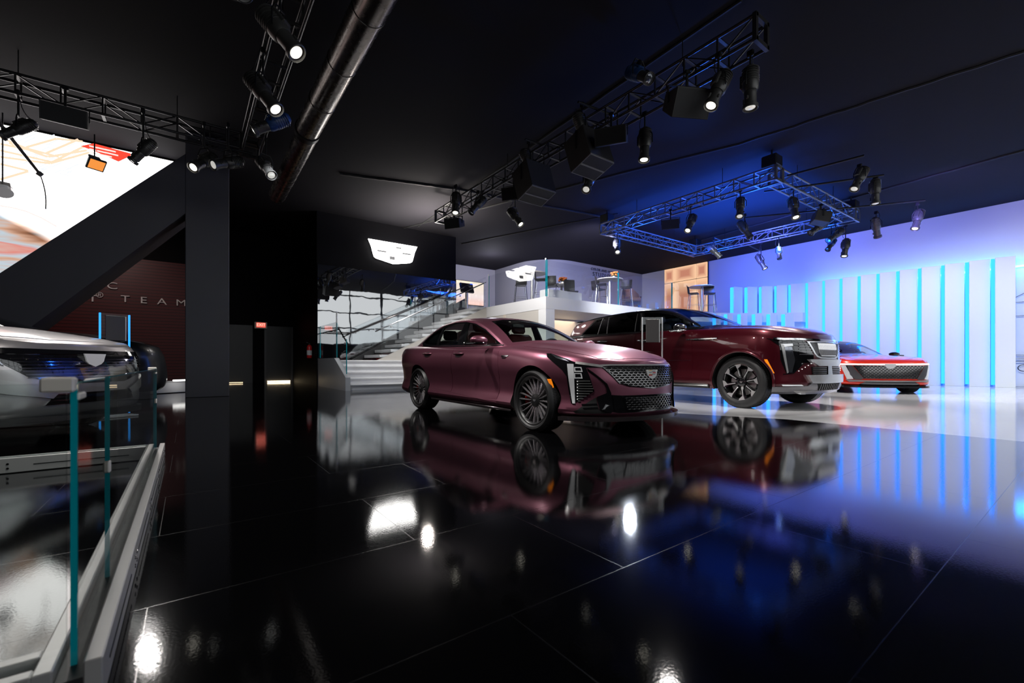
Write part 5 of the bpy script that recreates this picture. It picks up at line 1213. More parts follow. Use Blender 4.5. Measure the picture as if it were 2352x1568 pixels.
glass_panel(t, (3.485, 12.35), (3.485, 13.32), 0, 0, True, top=(.45, 1.40, .92, 1.92)); glass_panel(t, (3.485, 13.36), (3.485, 15.3), .92, 1.95)
handrail(t, [(3.55, 12.35, 1.22), (3.55, 13.34, 1.74), (3.55, 15.3, 1.74)]); studs(t, [(3.52, 12.6, 1.30), (3.52, 13.6, 1.70), (3.52, 14.8, 1.70)], V((1, 0, 0)))
MB().cyl((3.485, 13.34, .9), (3.485, 13.34, 2.25), .018, None, 10).build('post', steel, t, 40)
t = thing('glass_balustrade', 'glass balustrade rising along the front of the upper stairs', 'railing', (0, 0, 0), 0, 'glass balustrades')
z_ = lambda x: .84 + (x - 4.75) / (8.8 - 4.75) * 1.95
for a, b in ((4.85, 6.1), (6.12, 7.4), (7.42, 8.75)): glass_panel(t, (a, 13.50), (b, 13.50), 0, 0, False, top=(z_(a), z_(a) + 1.12, z_(b), z_(b) + 1.12))
handrail(t, [(4.7, 13.56, z_(4.7) + .92), (8.8, 13.56, z_(8.8) + .92)]); studs(t, [(x, 13.53, z_(x) + .85) for x in (5.2, 6.4, 7.7)])
t = thing('glass_balustrade', 'glass balustrade on the wall side of the upper stairs', 'railing', (0, 0, 0), 0, 'glass balustrades')
glass_panel(t, (4.45, 15.18), (8.7, 15.18), 0, 0, False, top=(.9, 1.9, 3.0, 4.0)); handrail(t, [(3.6, 15.0, 1.76), (4.45, 15.0, 1.76), (8.7, 15.0, 3.72)]); studs(t, [(x, 15.08, z_(x) + .86) for x in (5.2, 6.4, 7.7)])
t = thing('glass_balustrade', 'glass balustrade along the stair side of the white balcony, catching the sign', 'railing', (0, 0, 0), 0, 'glass balustrades')
glass_panel(t, (8.86, 10.27), (8.86, 13.45), 2.70, 3.93)
MB().cyl((8.86, 10.27, 3.93), (8.86, 10.27, 3.97), .03, None, 12).build('corner_cap', chrome, t, 40)
MB().cyl((8.86, 13.47, 2.79), (8.86, 13.47, 4.0), .02, None, 10).build('post', steel, t, 40)
t = thing('glass_balustrade', 'glass balustrade along the front of the white balcony, catching the blue fins', 'railing', (0, 0, 0), 0, 'glass balustrades')
for a, b in (((8.90, 10.26), (12.2, 10.26)), ((12.22, 10.26), (15.4, 10.26)), ((15.42, 10.25), (17.2, 9.52))): glass_panel(t, a, b, 2.70, 3.93)
# planter bench, tables, stools
box_obj('bench', 'low white bench block behind the balcony glass at the corner', 'bench', (9.86, 10.66, 2.79 + .15), (1.5, .42, .30), white_paint, None, .015)
seat_blk = mat('stool_black', (.022, .021, .023), .4, noise=.05); table_top = mat('table_top_beige', (.60, .56, .52), .35, noise=.05)
DZ = 2.79
def stool_proto():
    t = thing('bar_stool', 'bar stool', 'stool')
    mb = MB().box((0, .02, .77), (.42, .40, .035), None, .014); mb.build('seat', seat_blk, t, 40)
    rows = []
    for i in range(6):
        z = .76 + .36 * i / 5; y = .20 + .04 * (i / 5) ** 2 + (0 if i else -.02); rows.append([V((-.21 + .42 * j / 6, y + .035 * (1 - ((j - 3) / 3) ** 2), z)) for j in range(7)])
    b = MB().grid(rows); b.grid([[p + V((0, .018, 0)) for p in r] for r in rows])
    k = len(rows) * 7
    for j in range(6):
        b.f.append((j, j + 1, k + j + 1, k + j)); o = 35; b.f.append((o + j, o + j + 1, k + o + j + 1, k + o + j))
    for i in range(5):
        b.f.append((i * 7, i * 7 + 7, k + i * 7 + 7, k + i * 7)); b.f.append((i * 7 + 6, i * 7 + 13, k + i * 7 + 13, k + i * 7 + 6))
    b.build('backrest', seat_blk, t, 40)
    for sx in (-1, 1):
        for sy in (-1, 1): MB().tube([(sx * .24, sy * .23, 0), (sx * .18, sy * .17, .74)], .012, 8).build('leg', chrome, t, 40)
    MB().tube([(-.225, -.215, .27), (.225, -.215, .27), (.225, .215, .27), (-.225, .215, .27)], .009, 6, True).build('footrest', chrome, t, 40)
    MB().tube([(-.18, -.17, .74), (.18, -.17, .74), (.18, .17, .74), (-.18, .17, .74)], .010, 6, True).build('seat_frame', chrome, t, 40)
    return t
sp0 = stool_proto(); first = True
def ground(px, d, z=DZ):
    p = at_d(px, HY, d); return V((p.x, p.y, z))
for i, (px, d, rz, lab) in enumerate(((1196, 15.4, 2.6, 'black bar stool partly under the mirrored shield at the stair side of the balcony'), (1243, 14.4, .75, 'black bar stool with its back to the corner of the balcony glass'), (1268, 15.6, 2.2, 'black chair-like stool left of the low flowered table'), (1383, 15.3, .6, 'black bar stool in front of the tall flowered table, back to the glass'), (1376, 16.4, 1.6, 'black bar stool half hidden on the left of the tall flowered table'), (1438, 15.9, -1.0, 'black bar stool on the right of the tall flowered table'), (1594, 17.3, .4, 'blue-lit bar stool before the glowing orange panels'), (1630, 17.3, -.9, 'blue-lit bar stool right of the one before the orange panels'))):
    o = sp0 if i == 0 else copy_tree(sp0)
    z = DZ - (.18 if i == 2 else 0)
    o.location = ground(px, d, DZ); o.scale = (.92, .92, .9); o.rotation_euler = (0, 0, rz); o['label'] = lab; o['group'] = 'bar stools on the balcony'
def table(px, d, r, h, lab, m=table_top, leg=steel):
    t = thing('bar_table', lab, 'table', ground(px, d), 0, 'round tables on the balcony')
    MB().lathe([(.001, h - .03), (r - .01, h - .03), (r, h - .02), (r, h), (r - .008, h + .004), (.001, h + .004)], 40).build('table_top', m, t, 40)
    MB().lathe([(.05, .02), (.045, h - .03)], 20).build('leg', leg, t, 40); MB().lathe([(.001, .03), (.05, .03), (.25, .012), (.26, 0), (.001, 0)], 28).build('base', leg, t, 40); return t
def flowers(p, s, lab):
    t = thing('flower_vase', lab, 'flowers', p, 0, 'flower vases on the balcony tables')
    MB().lathe([(.001, 0), (.07 * s, 0), (.10 * s, .06 * s), (.09 * s, .12 * s), (.075 * s, .13 * s)], 20).build('vase', steel, t, 40)
    r = random.Random(lab); b = MB(); lv = MB()
    for i in range(16):
        a = r.uniform(0, 6.28); q = V((math.cos(a) * r.uniform(.02, .16) * s, math.sin(a) * r.uniform(.02, .16) * s, (.17 + r.uniform(0, .13)) * s))
        b.ell(q, (.05 * s, .05 * s, .042 * s), 10, 6); lv.beam((0, 0, .1 * s), q, .008, .008)
        lv.ell(q - V((0, 0, .05 * s)), (.06 * s, .025 * s, .012), 8, 4)
    b.build('blossom', mat('orange_blossom', (.55, .14, .02), .6, noise=.05) if 'orange_blossom' not in MATS else MATS['orange_blossom'], t, 50); lv.build('leaf', mat('dark_leaf', (.02, .05, .02), .6, noise=.05) if 'dark_leaf' not in MATS else MATS['dark_leaf'], t, 50)
table(1400, 16.0, .48, 1.0, 'tall round table with flowers in front of the wall lettering'); flowers(ground(1410, 15.95, DZ + 1.005), .8, 'orange flowers in a vase on the tall balcony table')
table(1222, 15.2, .48, 1.06, 'tall round table behind the mirrored shield on the balcony')
table(1290, 15.9, .42, .78, 'lower round table with flowers near the balcony corner'); flowers(ground(1293, 15.9, DZ + .785), .9, 'orange flowers in a vase on the lower balcony table')
table(1612, 17.7, .48, 1.04, 'tall round table glowing blue before the orange panels')
t = thing('lounge_chair', 'black low chair right of the lower flowered table', 'chair', ground(1312, 15.2), -.45); t.scale = (.85, .85, .9)
MB().box((0, 0, .46), (.48, .48, .05), None, .02).build('seat', seat_blk, t, 40); MB().box((0, .24, .72), (.46, .04, .52), MX.Rotation(-.12, 3, 'X'), .015).build('backrest', seat_blk, t, 40)
for sx in (-1, 1):
    for sy in (-1, 1): MB().tube([(sx * .24, sy * .23, 0), (sx * .2, sy * .19, .44)], .012, 8).build('leg', chrome, t, 40)
t = thing('armchair', 'brown round-backed armchair under the right-hand stool of the tall table', 'armchair', ground(1450, 16.6), -.3)
rows = []
for j in range(13):
    a = -.3 + (PI + .6) * j / 12; h = .48 + .42 * math.sin(max(0, min(PI, a))) ; rows.append([V((.36 * math.cos(a), .30 * math.sin(a), .12)), V((.40 * math.cos(a), .34 * math.sin(a), h)), V((.34 * math.cos(a), .28 * math.sin(a), h)), V((.30 * math.cos(a), .24 * math.sin(a), .12))])
m = MB().grid(rows, cv=True); m.build('backrest', mat('brown_fabric', (.16, .075, .055), .8, noise=.05), t, 50); MB().box((0, -.02, .36), (.54, .50, .16), None, .05).build('seat', MATS['brown_fabric'], t, 50)
for sx in (-1, 1):
    for sy in (-1, 1): MB().cyl((sx * .2, sy * .18, 0), (sx * .18, sy * .16, .29), .018, None, 8).build('leg', black_metal, t, 40)
# wall screen and kiosk past the stairs
p = at_y(1080, 673, 19.42); t = thing('wall_screen', 'lit peach-coloured screen on the back wall above the stairs', 'screen', p)
pm = emis('peach_screen', (1, .80, .70), 1.1); nt = pm.node_tree; tc = nt.nodes.new('ShaderNodeTexCoord'); sx_ = nt.nodes.new('ShaderNodeSeparateXYZ'); cr = nt.nodes.new('ShaderNodeValToRGB')
nt.links.new(tc.outputs['Generated'], sx_.inputs[0]); nt.links.new(sx_.outputs['Z'], cr.inputs[0]); cr.color_ramp.elements[0].color = (1, .60, .50, 1); cr.color_ramp.elements[1].color = (1, .86, .68, 1); e2 = cr.color_ramp.elements.new(.35); e2.color = (.98, .82, .80, 1)
nt.links.new(cr.outputs[0], nt.nodes['Emission'].inputs[0])
MB().box((0, 0, 0), (1.62, .05, 1.18), None, .01).build('picture', pm, t); MB().box((0, .03, 0), (1.68, .05, 1.24), None, .01).build('frame', satin_black, t)
t = thing('kiosk', 'dark tilted kiosk screen on a post at the top of the stairs', 'kiosk', ground(1072, 18.5)); MB().cyl((0, 0, 0), (0, 0, .95), .06, None, 14).build('post', steel, t, 40); MB().box((0, 0, 1.12), (.62, .10, .42), MX.Rotation(-.35, 3, 'X'), .015).build('screen', satin_black, t, 30); MB().box((0, 0, .02), (.4, .4, .03), None, .01).build('base', steel, t, 30)
# orange backlit panels on the right wall at the balcony
def panel_mat():
    m = emis('orange_panel', (1, .5, .3), 1.0); nt = m.node_tree; N = nt.nodes.new; tc = N('ShaderNodeTexCoord'); s = N('ShaderNodeSeparateXYZ'); nt.links.new(tc.outputs['Generated'], s.inputs[0]); o = []
    for k in ('Y', 'Z'):
        a = N('ShaderNodeMath'); a.operation = 'SUBTRACT'; a.inputs[1].default_value = .5; nt.links.new(s.outputs[k], a.inputs[0]); b = N('ShaderNodeMath'); b.operation = 'ABSOLUTE'; nt.links.new(a.outputs[0], b.inputs[0]); o.append(b)
    mx = N('ShaderNodeMath'); mx.operation = 'MAXIMUM'; nt.links.new(o[0].outputs[0], mx.inputs[0]); nt.links.new(o[1].outputs[0], mx.inputs[1])
    cr = N('ShaderNodeValToRGB'); cr.color_ramp.elements[0].position = .18; cr.color_ramp.elements[0].color = (.56, .23, .15, 1); cr.color_ramp.elements[1].position = .5; cr.color_ramp.elements[1].color = (1, .62, .38, 1)
    nt.links.new(mx.outputs[0], cr.inputs[0]); nt.links.new(cr.outputs[0], nt.nodes['Emission'].inputs[0]); return m
om = panel_mat()
lw = thing('light_wall', 'wall of glowing orange panels at the end of the balcony', 'light wall', (20.52, 13, DZ))
ya = [at_x(px, 640, 20.5).y for px in (1526, 1549, 1599, 1625)]; zs = [DZ, 4.98, ZC - .01]
for i in range(3):
    for j in range(2):
        y0, y1 = sorted((ya[i], ya[i + 1])); z0, z1 = zs[j], zs[j + 1]
        MB().box((0, (y0 + y1) / 2 - 13, (z0 + z1) / 2 - DZ), (.06, y1 - y0 - .03, z1 - z0 - .03)).build('light_panel', om, lw)
struct(MB().box((20.56, (ya[0] + ya[3]) / 2, (DZ + ZC) / 2), (.06, abs(ya[0] - ya[3]) + .02, ZC - DZ)).build('trim_panels', black_metal))
# ---------------------------------------------------------------- fin wall
fin_m = mat('fin_white', (.78, .78, .80), .38, noise=.04, nscale=5); led = emis('led_cyan', (.02, .21, 1.0), 3.9); led_b = emis('led_blue', (.02, .22, 1.0), 48.0)
def fin(name, label, c, ang, w, h, group, strip_w=.09):
    """c: floor point of the left edge, ang: heading of the face along the wall (plan angle)"""
    t = thing(name, label, 'fin', c, ang, group)
    w -= .085; MB().box((w / 2 + .085, .10, h / 2), (w, .05, h), MX.Rotation(.33, 3, 'Z'), .006).build('panel', fin_m, t, 30)
    MB().box((.045, .085, h / 2 + .02), (.075, .13, h - .10), None, .006).build('light_strip', led, t)
    MB().box((w * .55, .20, .03), (w * .9, .16, .05)).build('plinth', white_paint, t)
    return t
xs = [1680.6, 1711.7, 1742.6, 1776.4, 1811.2, 1848, 1887.8, 1927.6, 1969, 2012.1, 2057.6, 2107.3, 2160.3, 2215.7, 2274.7, 2334]
order = ['first', 'second', 'third', 'fourth', 'fifth', 'sixth', 'seventh', 'eighth', 'ninth', 'tenth', 'eleventh', 'twelfth', 'thirteenth', 'fourteenth', 'last and widest-looking']
pl = []
for px in xs:
    p = at_x(px, HY, 20.15)
    if p.y > 7.2:                                   # the row bends in towards the balcony
        r = ray(px, HY); best = None
        for i in range(60):
            a = i / 59 * 1.25; q = V((17.55 + 2.6 * math.cos(a), 7.2 + 2.6 * math.sin(a), 0)); e = abs(q.x * r.y - q.y * r.x)
            if best is None or e < best[0]: best = (e, q)
        p = best[1]
    pl.append(V((p.x, p.y, 0)))
for i in range(15):
    a, b = pl[i], pl[i + 1]; d = b - a; w = d.length
    fin('wall_fin', '%s tall white fin with a blue light edge, counted from the balcony' % order[i], a + V((0, 0, .0)), math.atan2(d.y, d.x), w * .97, 4.02, 'tall white wall fins')
xs2 = [1640, 1666, 1697, 1730.5, 1764.5, 1799, 1832]; q2 = [at_d(px, HY, 17.6 - .0 * i) for i, px in enumerate(xs2)]
names2 = ['low white fin nearest the balcony, before the tall fins', 'second low white fin from the balcony', 'third low white fin from the balcony', 'fourth low white fin from the balcony', 'fifth low white fin from the balcony', 'widest low white fin, at the end of the low row']
for i in range(6):
    a = V((q2[i].x, q2[i].y, 0)); b = V((q2[i + 1].x, q2[i + 1].y, 0)); d = b - a
    fin('low_fin', names2[i], a, math.atan2(d.y, d.x), d.length * (.72 if i < 5 else .98), 2.74, 'low white fins')
o = MB().box((20.50, 3.2, 3.72), (.05, 8.0, .06)).build('led_bar', led_b); tag(o, 'blue light bar hidden behind the tops of the tall white fins', 'light')
# drawing on the far right wall
t = thing('wall_graphic', 'black line drawing on the white wall at the right edge', 'graphic', at_x(2346, HY, 20.55) * 1.0)
t.location.z = 0
g = MB()
def seg(a, b): g.beam((-.02, -a[0], a[1]), (-.02, -b[0], b[1]), .03, .012)
for a, b in (((-.16, 2.75), (.5, 3.15)), ((-.16, 2.62), (.5, 2.62)), ((-.16, 2.2), (.5, 2.2)), ((-.16, .02), (.5, .02)), ((-.16, 1.0), (.5, .98)), ((-.16, .88), (.5, .88)), ((-.16, .80), (.5, .79))): seg(a, b)
g.tube([(-.02, .12 * math.cos(k * PI / 12) - .05, .60 + .1 * math.sin(k * PI / 12)) for k in range(24)], .012, 5, True)
g.build('drawn_line', dark_text, t)
# ---------------------------------------------------------------- bright screen
sc_m = bpy.data.materials.new('screen_picture'); sc_m.use_nodes = True; nt = sc_m.node_tree; nt.nodes.clear(); N = nt.nodes.new; Lk = nt.links.new
tc = N('ShaderNodeTexCoord'); em = N('ShaderNodeEmission'); ms = N('ShaderNodeMapRange'); ms.inputs['To Min'].default_value = .9; ms.inputs['To Max'].default_value = 4.2; Lk(ms.outputs[0], em.inputs[1]); out = N('ShaderNodeOutputMaterial'); Lk(em.outputs[0], out.inputs[0])
sp = N('ShaderNodeSeparateXYZ'); Lk(tc.outputs['Object'], sp.inputs[0])
nz = N('ShaderNodeTexNoise'); nz.inputs['Scale'].default_value = .8; nz.inputs['Detail'].default_value = 3; mp = N('ShaderNodeMapping'); mp.inputs['Rotation'].default_value = (0, .65, 0); mp.inputs['Scale'].default_value = (.6, 1, 3.2); Lk(tc.outputs['Object'], mp.inputs[0]); Lk(mp.outputs[0], nz.inputs['Vector'])
cr = N('ShaderNodeValToRGB'); el = cr.color_ramp.elements; el[0].position = .30; el[0].color = (.05, .035, .03, 1); el[1].position = .72; el[1].color = (.75, .62, .55, 1)
for ps, c in ((.38, (.40, .18, .10, 1)), (.45, (.75, .45, .32, 1)), (.52, (.60, .72, .80, 1)), (.60, (.85, .30, .25, 1))): e = el.new(ps); e.color = c
Lk(nz.outputs['Fac'], cr.inputs[0])
# white above a curved edge
ma = N('ShaderNodeMath'); ma.operation = 'MULTIPLY_ADD'; ma.inputs[1].default_value = .62; Lk(sp.outputs['X'], ma.inputs[0]); Lk(sp.outputs['Z'], ma.inputs[2])
rg = N('ShaderNodeMapRange'); rg.inputs['From Min'].default_value = 1.82; rg.inputs['From Max'].default_value = 2.12; Lk(ma.outputs[0], rg.inputs[0]); Lk(rg.outputs[0], ms.inputs[0])
mx = N('ShaderNodeMix'); mx.data_type = 'RGBA'; Lk(rg.outputs[0], mx.inputs[0]); Lk(cr.outputs[0], mx.inputs[6]); mx.inputs[7].default_value = (1, .965, .94, 1); Lk(mx.outputs[2], em.inputs[0])
t = thing('video_screen', 'huge bright video screen above the sloping grey beam', 'screen', (0, 13.55, 0))
SQ = [(-.22, 5.66), (-.22, 4.90), (-4.35, .43), (-10.5, .43), (-10.5, 5.66)]
MB().prism(SQ, lambda a, b, y: (a, y, b), -.03, .03).build('picture', sc_m, t); MB().prism([(a + (.04 if a > -1 else -.04), b + (.04 if b > 3 else -.04)) for a, b in SQ], lambda a, b, y: (a, y, b), .035, .12).build('frame', satin_black, t)
peach = emis('peach_line', (1, .70, .50), 1.15); redp = emis('red_patch', (.95, .07, .04), 1.1); greyp = emis('pale_line', (.80, .84, .92), 1.15); whp = emis('white_word', (1, .75, .7), 1.2)
def sp_(px, py): p = at_y(px, py, 13.51); return V((p.x, -.036, p.z))
mb = MB()
for L in ([(0, 315), (60, 340), (135, 360)], [(0, 345), (120, 372), (195, 335)], [(0, 330), (105, 352), (180, 320)], [(0, 376), (65, 392)], [(65, 393), (0, 412)], [(60, 338), (130, 318), (190, 325)], [(20, 328), (110, 360), (200, 345)], [(0, 360), (115, 375), (205, 350)]):
    for a, b in zip(L, L[1:]): mb.beam(sp_(*a), sp_(*b), .004, .045)
mb.build('drawn_line', peach, t)
mb = MB(); r = random.Random(3)
for i in range(60):
    a = (r.uniform(0, 160), r.uniform(300, 385)); a = (a[0], a[1] + a[0] * .10); dx = r.uniform(8, 30); b = (a[0] + dx, a[1] + dx * r.choice((.24, -.45))); 
    if min(a[1] - a[0] * .2444, b[1] - b[0] * .2444) > 276: mb.beam(sp_(*a), sp_(*b), .003, .02)
mb.build('drawn_line', greyp, t)
mb = MB()
for q in ([(185, 335), (215, 329), (300, 352), (300, 358), (272, 371), (222, 349)],): mb.prism([tuple((sp_(*p).x, sp_(*p).z)) for p in q], lambda a, b, y: (a, y, b), -.034, -.040)
mb.build('red_patch', redp, t)
mb = MB()
for i in range(9):
    a = (205 + (i % 3) * 18, 335 + (i // 3) * 7 + (i % 3) * 4); b = (a[0] + r.uniform(15, 34), 0); b = (b[0], a[1] + (b[0] - a[0]) * .24); mb.beam(sp_(*a) - V((0, .008, 0)), sp_(*b) - V((0, .008, 0)), .003, .03)
mb.build('patch_writing', whp, t)
mb = MB()
mb.tube([sp_(0, 472), sp_(30, 477), sp_(60, 485), sp_(95, 500), sp_(130, 520)], .012, 5)
mb.build('drawn_line', emis('pink_line', (1, .72, .66), 1.15), t)
# ---------------------------------------------------------------- glass barrier at the left
t = thing('glass_barrier', 'low glass barrier on aluminium rails around the stand at the left', 'barrier', (0, 0, 0))
X1 = -.205; Y0 = 1.36; Y1 = 4.46; KH = .10
def rail(p0, p1, wd=.11, h=KH):
    p0 = V((*p0, 0)); p1 = V((*p1, 0)); x = (p1 - p0).normalized(); n = V((-x.y, x.x, 0))
    for s in (-1, 1): MB().beam(p0 + n * s * (wd / 2 - .016) + V((0, 0, h / 2 + .004)), p1 + n * s * (wd / 2 - .016) + V((0, 0, h / 2 + .004)), .032, h, .003).build('base_rail', rail_m, t, 30)
    MB().beam(p0 + V((0, 0, h / 2 - .012)), p1 + V((0, 0, h / 2 - .012)), wd - .064, h - .03).build('rail_gasket', rubber, t)
    L = (p1 - p0).length; k = MB()
    for i in range(1, int(L / .75) + 1):
        c = p0 + x * (i * .75)
        for s in (-1, 1):
            for dz in (.035, .065): 
                for dx in (-.03, .03): k.cyl(c + x * dx + n * s * (wd / 2 - .001) + V((0, 0, dz)), c + x * dx + n * s * (wd / 2 + .003) + V((0, 0, dz)), .007, None, 10)
    k.build('rail_screw', darkchrome, t, 40)
    g = MB()
    for i in range(int(L / .75) + 1):
        a = i * .75 + .10; b = min(L, a + .50)
        if b > a: g.beam(p0 + x * a - n * 0 + n * (wd / 2 + .0005) + V((0, 0, h * .5)), p0 + x * b + n * (wd / 2 + .0005) + V((0, 0, h * .5)), .002, .006); g.beam(p0 + x * a - n * (wd / 2 + .0005) + V((0, 0, h * .5)), p0 + x * b - n * (wd / 2 + .0005) + V((0, 0, h * .5)), .002, .006)
    g.build('rail_slot', void_black, t)
rail_m = mat('rail_aluminium', (.56, .545, .535), .34, .45, noise=.07, nscale=60)
rail((X1, Y0 - .055), (X1, Y1 + .055)); rail((X1 - .055, Y0), (-5.5, Y0)); rail((X1 - .055, Y1), (-6.5, Y1))
GT = .70
gl = []
YM = [Y0 + .01, 1.87, Y1 - .01]
for a, b, e_ in ((YM[0], YM[1], 3), (YM[1], YM[2], True)): gl.append(glass_panel(t, (X1, a + .003), (X1, b - .003), .05, GT, e_, .011, None, clear_glass))
for a, b in ((X1 - .010, -2.4), (-2.42, -4.6), (-4.62, -6.4)):
    gl.append(glass_panel(t, (a, Y0), (b, Y0), .05, GT, 2, .012, None, clear_glass)); gl.append(glass_panel(t, (a, Y1), (b, Y1), .05, GT, True, .012, None, clear_glass))
for a, b in ((Y0, YM[1]), (YM[1], Y1)): MB().box((X1, (a + b) / 2, GT + .001), (.0115, b - a - .03, .003)).build('top_edge', teal_edge, t)
for y, s in ((Y0, 1.0), (Y1, 1.0)):
    MB().box((X1 - .022, y, GT - .002), (.054, .042, .032), None, .004).build('corner_cap', cream, t, 30)
    MB().box((X1 + .0, y + (.055 if y == Y0 else -.055), GT - .03), (.018, .075, .016), None, .003).build('corner_clip', cream, t, 30)
for y, z in ((YM[1], .42), (Y1 - .03, .45)): MB().box((X1, y, z), (.018, .022, .038), None, .004).build('glass_clip', cream, t, 30)
# info stands
def stand(label, c, rz, w, h, glow=None):
    t = thing('info_stand', label, 'stand', c, rz, 'clear information stands')
    for s in (-1, 1): MB().box((s * w / 2, 0, h / 2 + .02), (.014, .03, h - .04), None, .003).build('edge_bar', glow or lens_edge, t, 30)
    MB().box((0, 0, h / 2 + .02), (w - .014, .014, h - .04)).build('clear_panel', clear_glass, t)
    MB().box((0, -.014, h - .20), (w * .66, .012, .34), None, .004).build('card', mat('card_grey', (.055, .05, .05), .5, noise=.04) if 'card_grey' not in MATS else MATS['card_grey'], t, 30)
    MB().box((w * .345, -.012, h - .20), (.012, .02, .34)).build('card_edge', steel, t)
    MB().box((0, 0, .012), (w * 1.3, .26, .022), None, .004).build('base', white_gloss, t, 30); return t
lens_edge = mat('acrylic_edge', (.70, .72, .74), .15, .4, noise=.03)
stand('clear information stand with a grey card, before the wine red SUV', ground(1498, 6.45, 0) , -.65, .29, 1.42)
stand('information stand with glowing blue edges beyond the silver crossover', ground(264, 6.1, 0), .55, .335, 1.43, emis('blue_edge', (.03, .33, 1.0), 1.6))
# low white counter in the dark
t = thing('counter', 'low white counter beside the grey column in the dark', 'counter', ground(392, 11.2, 0), .64)
MB().box((0, 0, .14), (1.3, .5, .26), None, .01).build('body', white_paint, t, 30); MB().box((0, 0, .285), (1.34, .54, .03), None, .006).build('top', white_gloss, t, 30)
o = MB().box((0, 0, .32), (.36, .14, .035), None, .004).build('light_bar', emis('counter_light', (1, .98, .95), 3.0)); o.location = ground(418, 11.0, 0); o.rotation_euler = (0, 0, .64); tag(o, 'small bright white bar lying on the low counter', 'light')
# dark cables and seams of the ceiling cloth
def seam(label, a, b, r=.03):
    a = at_z(*a, ZC - .012); b = at_z(*b, ZC - .012); pts = []; rr = random.Random(label)
    for i in range(25): k = i / 24; pts.append(a.lerp(b, k) + V((rr.uniform(-.02, .02), rr.uniform(-.02, .02), 0)))
    o = MB().tube(pts, r, 6).build('ceiling_seam', void_black, None, 40); o['kind'] = 'structure'; return o
seam('s1', (2352, 118), (1700, 330), .028); seam('s2', (1700, 330), (900, 530), .03); seam('s3', (2352, 345), (1560, 565), .03); seam('s4', (1700, 0), (960, 520), .025); seam('s5', (780, 398), (1040, 432), .045); seam('s6', (1040, 432), (1400, 500), .04); seam('s7', (1060, 560), (1420, 490), .02)
# ---------------------------------------------------------------- light
w = bpy.data.worlds.new('world'); SC.world = w; w.use_nodes = True; bg = w.node_tree.nodes['Background']; bg.inputs[0].default_value = (.4, .45, .6, 1); bg.inputs[1].default_value = .004
def lamp(kind, loc, tgt, e, col=(1, .96, .92), size=.1, ang=60, blend=.6, sy=None):
    l = bpy.data.lights.new(kind.lower() + '_lamp', kind); l.energy = e; l.color = col
    if kind == 'SPOT': l.spot_size = math.radians(ang); l.spot_blend = blend; l.shadow_soft_size = size
    elif kind == 'AREA':
        l.size = size
        if sy: l.shape = 'RECTANGLE'; l.size_y = sy
    else: l.shadow_soft_size = size
    o = bpy.data.objects.new(l.name, l); COL.objects.link(o); o.location = loc
    d = V(tgt) - V(loc); o.rotation_euler = d.to_track_quat('-Z', 'Y').to_euler(); return o
# truss spots onto the sedan
lamp('SPOT', (6.2, 4.2, 4.45), (4.0, 3.6, .8), 900, size=.12, ang=55)
lamp('SPOT', (6.1, 7.2, 4.45), (3.9, 5.6, .8), 700, size=.12, ang=60)
lamp('SPOT', (1.05, 6.3, 4.35), (3.4, 5.2, .8), 540, size=.12, ang=65)
lamp('SPOT', (1.05, 3.2, 4.4), (3.9, 3.2, .7), 560, size=.12, ang=55)
# SUV and coupe
lamp('SPOT', (6.3, 3.4, 4.5), (8.2, 4.0, 1.0), 620, size=.12, ang=60)
lamp('SPOT', (11.0, 3.2, 4.6), (8.6, 3.6, .9), 600, size=.12, ang=65)
lamp('SPOT', (11.2, 4.4, 4.6), (9.0, 1.6, 0), 420, size=.12, ang=70)
lamp('SPOT', (11.2, 4.8, 4.5), (13.6, 3.4, .7), 900, size=.12, ang=60)
lamp('SPOT', (11.7, 9.35, 4.4), (8.8, 6.4, 1.2), 400, (.8, .88, 1), .12, 70)
# fins and white floor
for y, e in ((-1.5, 470), (1.5, 420), (4.0, 350), (6.5, 260)): lamp('SPOT', (15.9, y, 4.7), (20.2, y, 1.6), e, (.82, .95, 1), .2, 95, 1)
lamp('SPOT', (13.5, 7.5, 4.7), (17.5, 9.2, 1.8), 200, (.85, .93, 1), .2, 80, 1)
lamp('SPOT', (13.5, 2.0, 4.6), (13.5, 1.0, 0), 640, (1, .98, .97), .15, 84, 1)
lamp('SPOT', (15.8, 1.0, 4.6), (17.5, .5, 0), 560, (1, .98, .97), .15, 84, 1)
# blue and violet wash of the square truss
lamp('AREA', (13.5, 7.0, 4.9), (13.5, 7.2, 5.75), 420, (.015, .10, 1), 3.2)
lamp('SPOT', (14.5, 7.2, 4.4), (20.6, 6.5, 5.0), 1500, (.10, .14, 1), .3, 100, 1)
lamp('SPOT', (14.5, 3.0, 4.4), (20.6, 2.0, 5.1), 560, (.25, .22, 1), .3, 100, 1)
for p in ((11.6, 5.4), (11.6, 8.9), (15.5, 5.4), (15.5, 8.9), (13.5, 7.2)): lamp('SPOT', (p[0], p[1], 4.25), (p[0] + (13.5 - p[0]) * .05, p[1] + (7.2 - p[1]) * .05, 6), 420, (.01, .13, 1), .4, 150, .8)
lamp('SPOT', (6.6, 6.2, 4.3), (11, 6.5, 5.75), 90, (.03, .08, 1), .2, 130, 1)
lamp('SPOT', (10.7, 5.6, 4.3), (6.2, 5.0, 5.1), 380, (.02, .16, 1), .15, 70, 1)
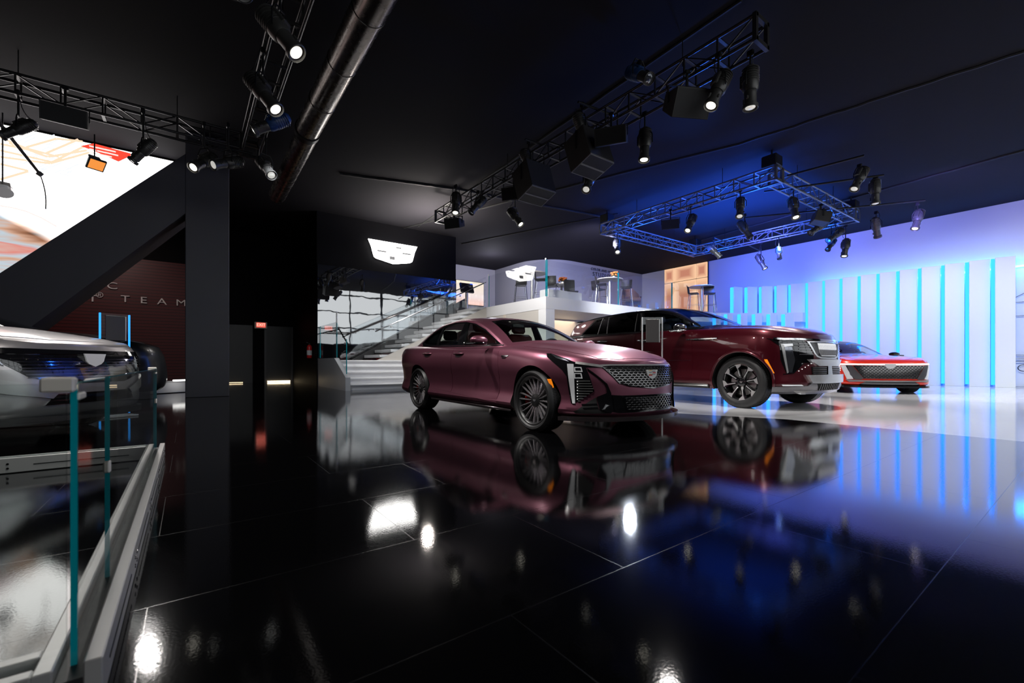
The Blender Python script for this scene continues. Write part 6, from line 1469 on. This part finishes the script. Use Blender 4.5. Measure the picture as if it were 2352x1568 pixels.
lamp('SPOT', (15.6, 9.2, 4.3), (20.5, 9.6, 3.8), 800, (.03, .12, 1), .25, 90, 1)
# stairs, balcony, warm room below it
lamp('SPOT', (5.9, 10.8, 4.6), (6.2, 13.8, 1.0), 650, (1, .98, .97), .15, 80)
lamp('SPOT', (6.3, 9.4, 4.6), (9.5, 11.0, 2.7), 800, (1, .97, .95), .15, 70)
lamp('SPOT', (1.2, 8.6, 4.6), (3.4, 13.6, .5), 260, (.9, .95, 1), .15, 50)  # added fill from the left to brighten the stair cheek
lamp('SPOT', (11.1, 9.6, 4.6), (15.0, 15.6, 4.6), 1700, (.66, .66, 1), .2, 90, 1)
lamp('SPOT', (10.2, 6.4, 4.2), (12.6, 10.2, 2.4), 1100, (.92, .95, 1), .15, 62, 1)
lamp('POINT', (11.2, 16.8, 5.0), (0, 0, 0), 110, (.85, .85, 1), .2)
lamp('AREA', (11.5, 11.3, 2.36), (11.5, 11.3, 0), 60, (1, .85, .66), 1.2, sy=4)
lamp('SPOT', (6.4, 13.0, 4.2), (6.4, 13.1, 5.75), 900, (1, .92, .84), .2, 155, 1)
lamp('POINT', (6.4, 13.4, 5.0), (0, 0, 0), 70, (1, .92, .85), .15)
# red wall and dark side
lamp('SPOT', (-2.5, 15.0, 5.3), (-2.2, 19.5, 2.2), 190, (1, .75, .7), .15, 90, 1)
lamp('SPOT', (-.6, 10.0, 4.4), (-1.4, 6.4, .8), 420, size=.12, ang=70)
lamp('SPOT', (1.0, 3.0, 4.4), (-.9, 5.6, .7), 300, size=.12, ang=60)
lamp('SPOT', (-.4, 4.0, 4.6), (-.8, 3.2, .1), 320, size=.12, ang=70)  # added fill without a fixture, brightens the barrier rails
vs = SC.view_settings; vs.view_transform = 'Standard'; vs.look = 'None'; vs.gamma = 1; vs.use_curve_mapping = False; vs.exposure = 0.0
SC.cycles.use_denoising = True; SC.cycles.max_bounces = 7; SC.cycles.adaptive_threshold = .02; SC.cycles.transparent_max_bounces = 16; SC.cycles.sample_clamp_indirect = 6; SC.cycles.caustics_reflective = False; SC.cycles.caustics_refractive = False
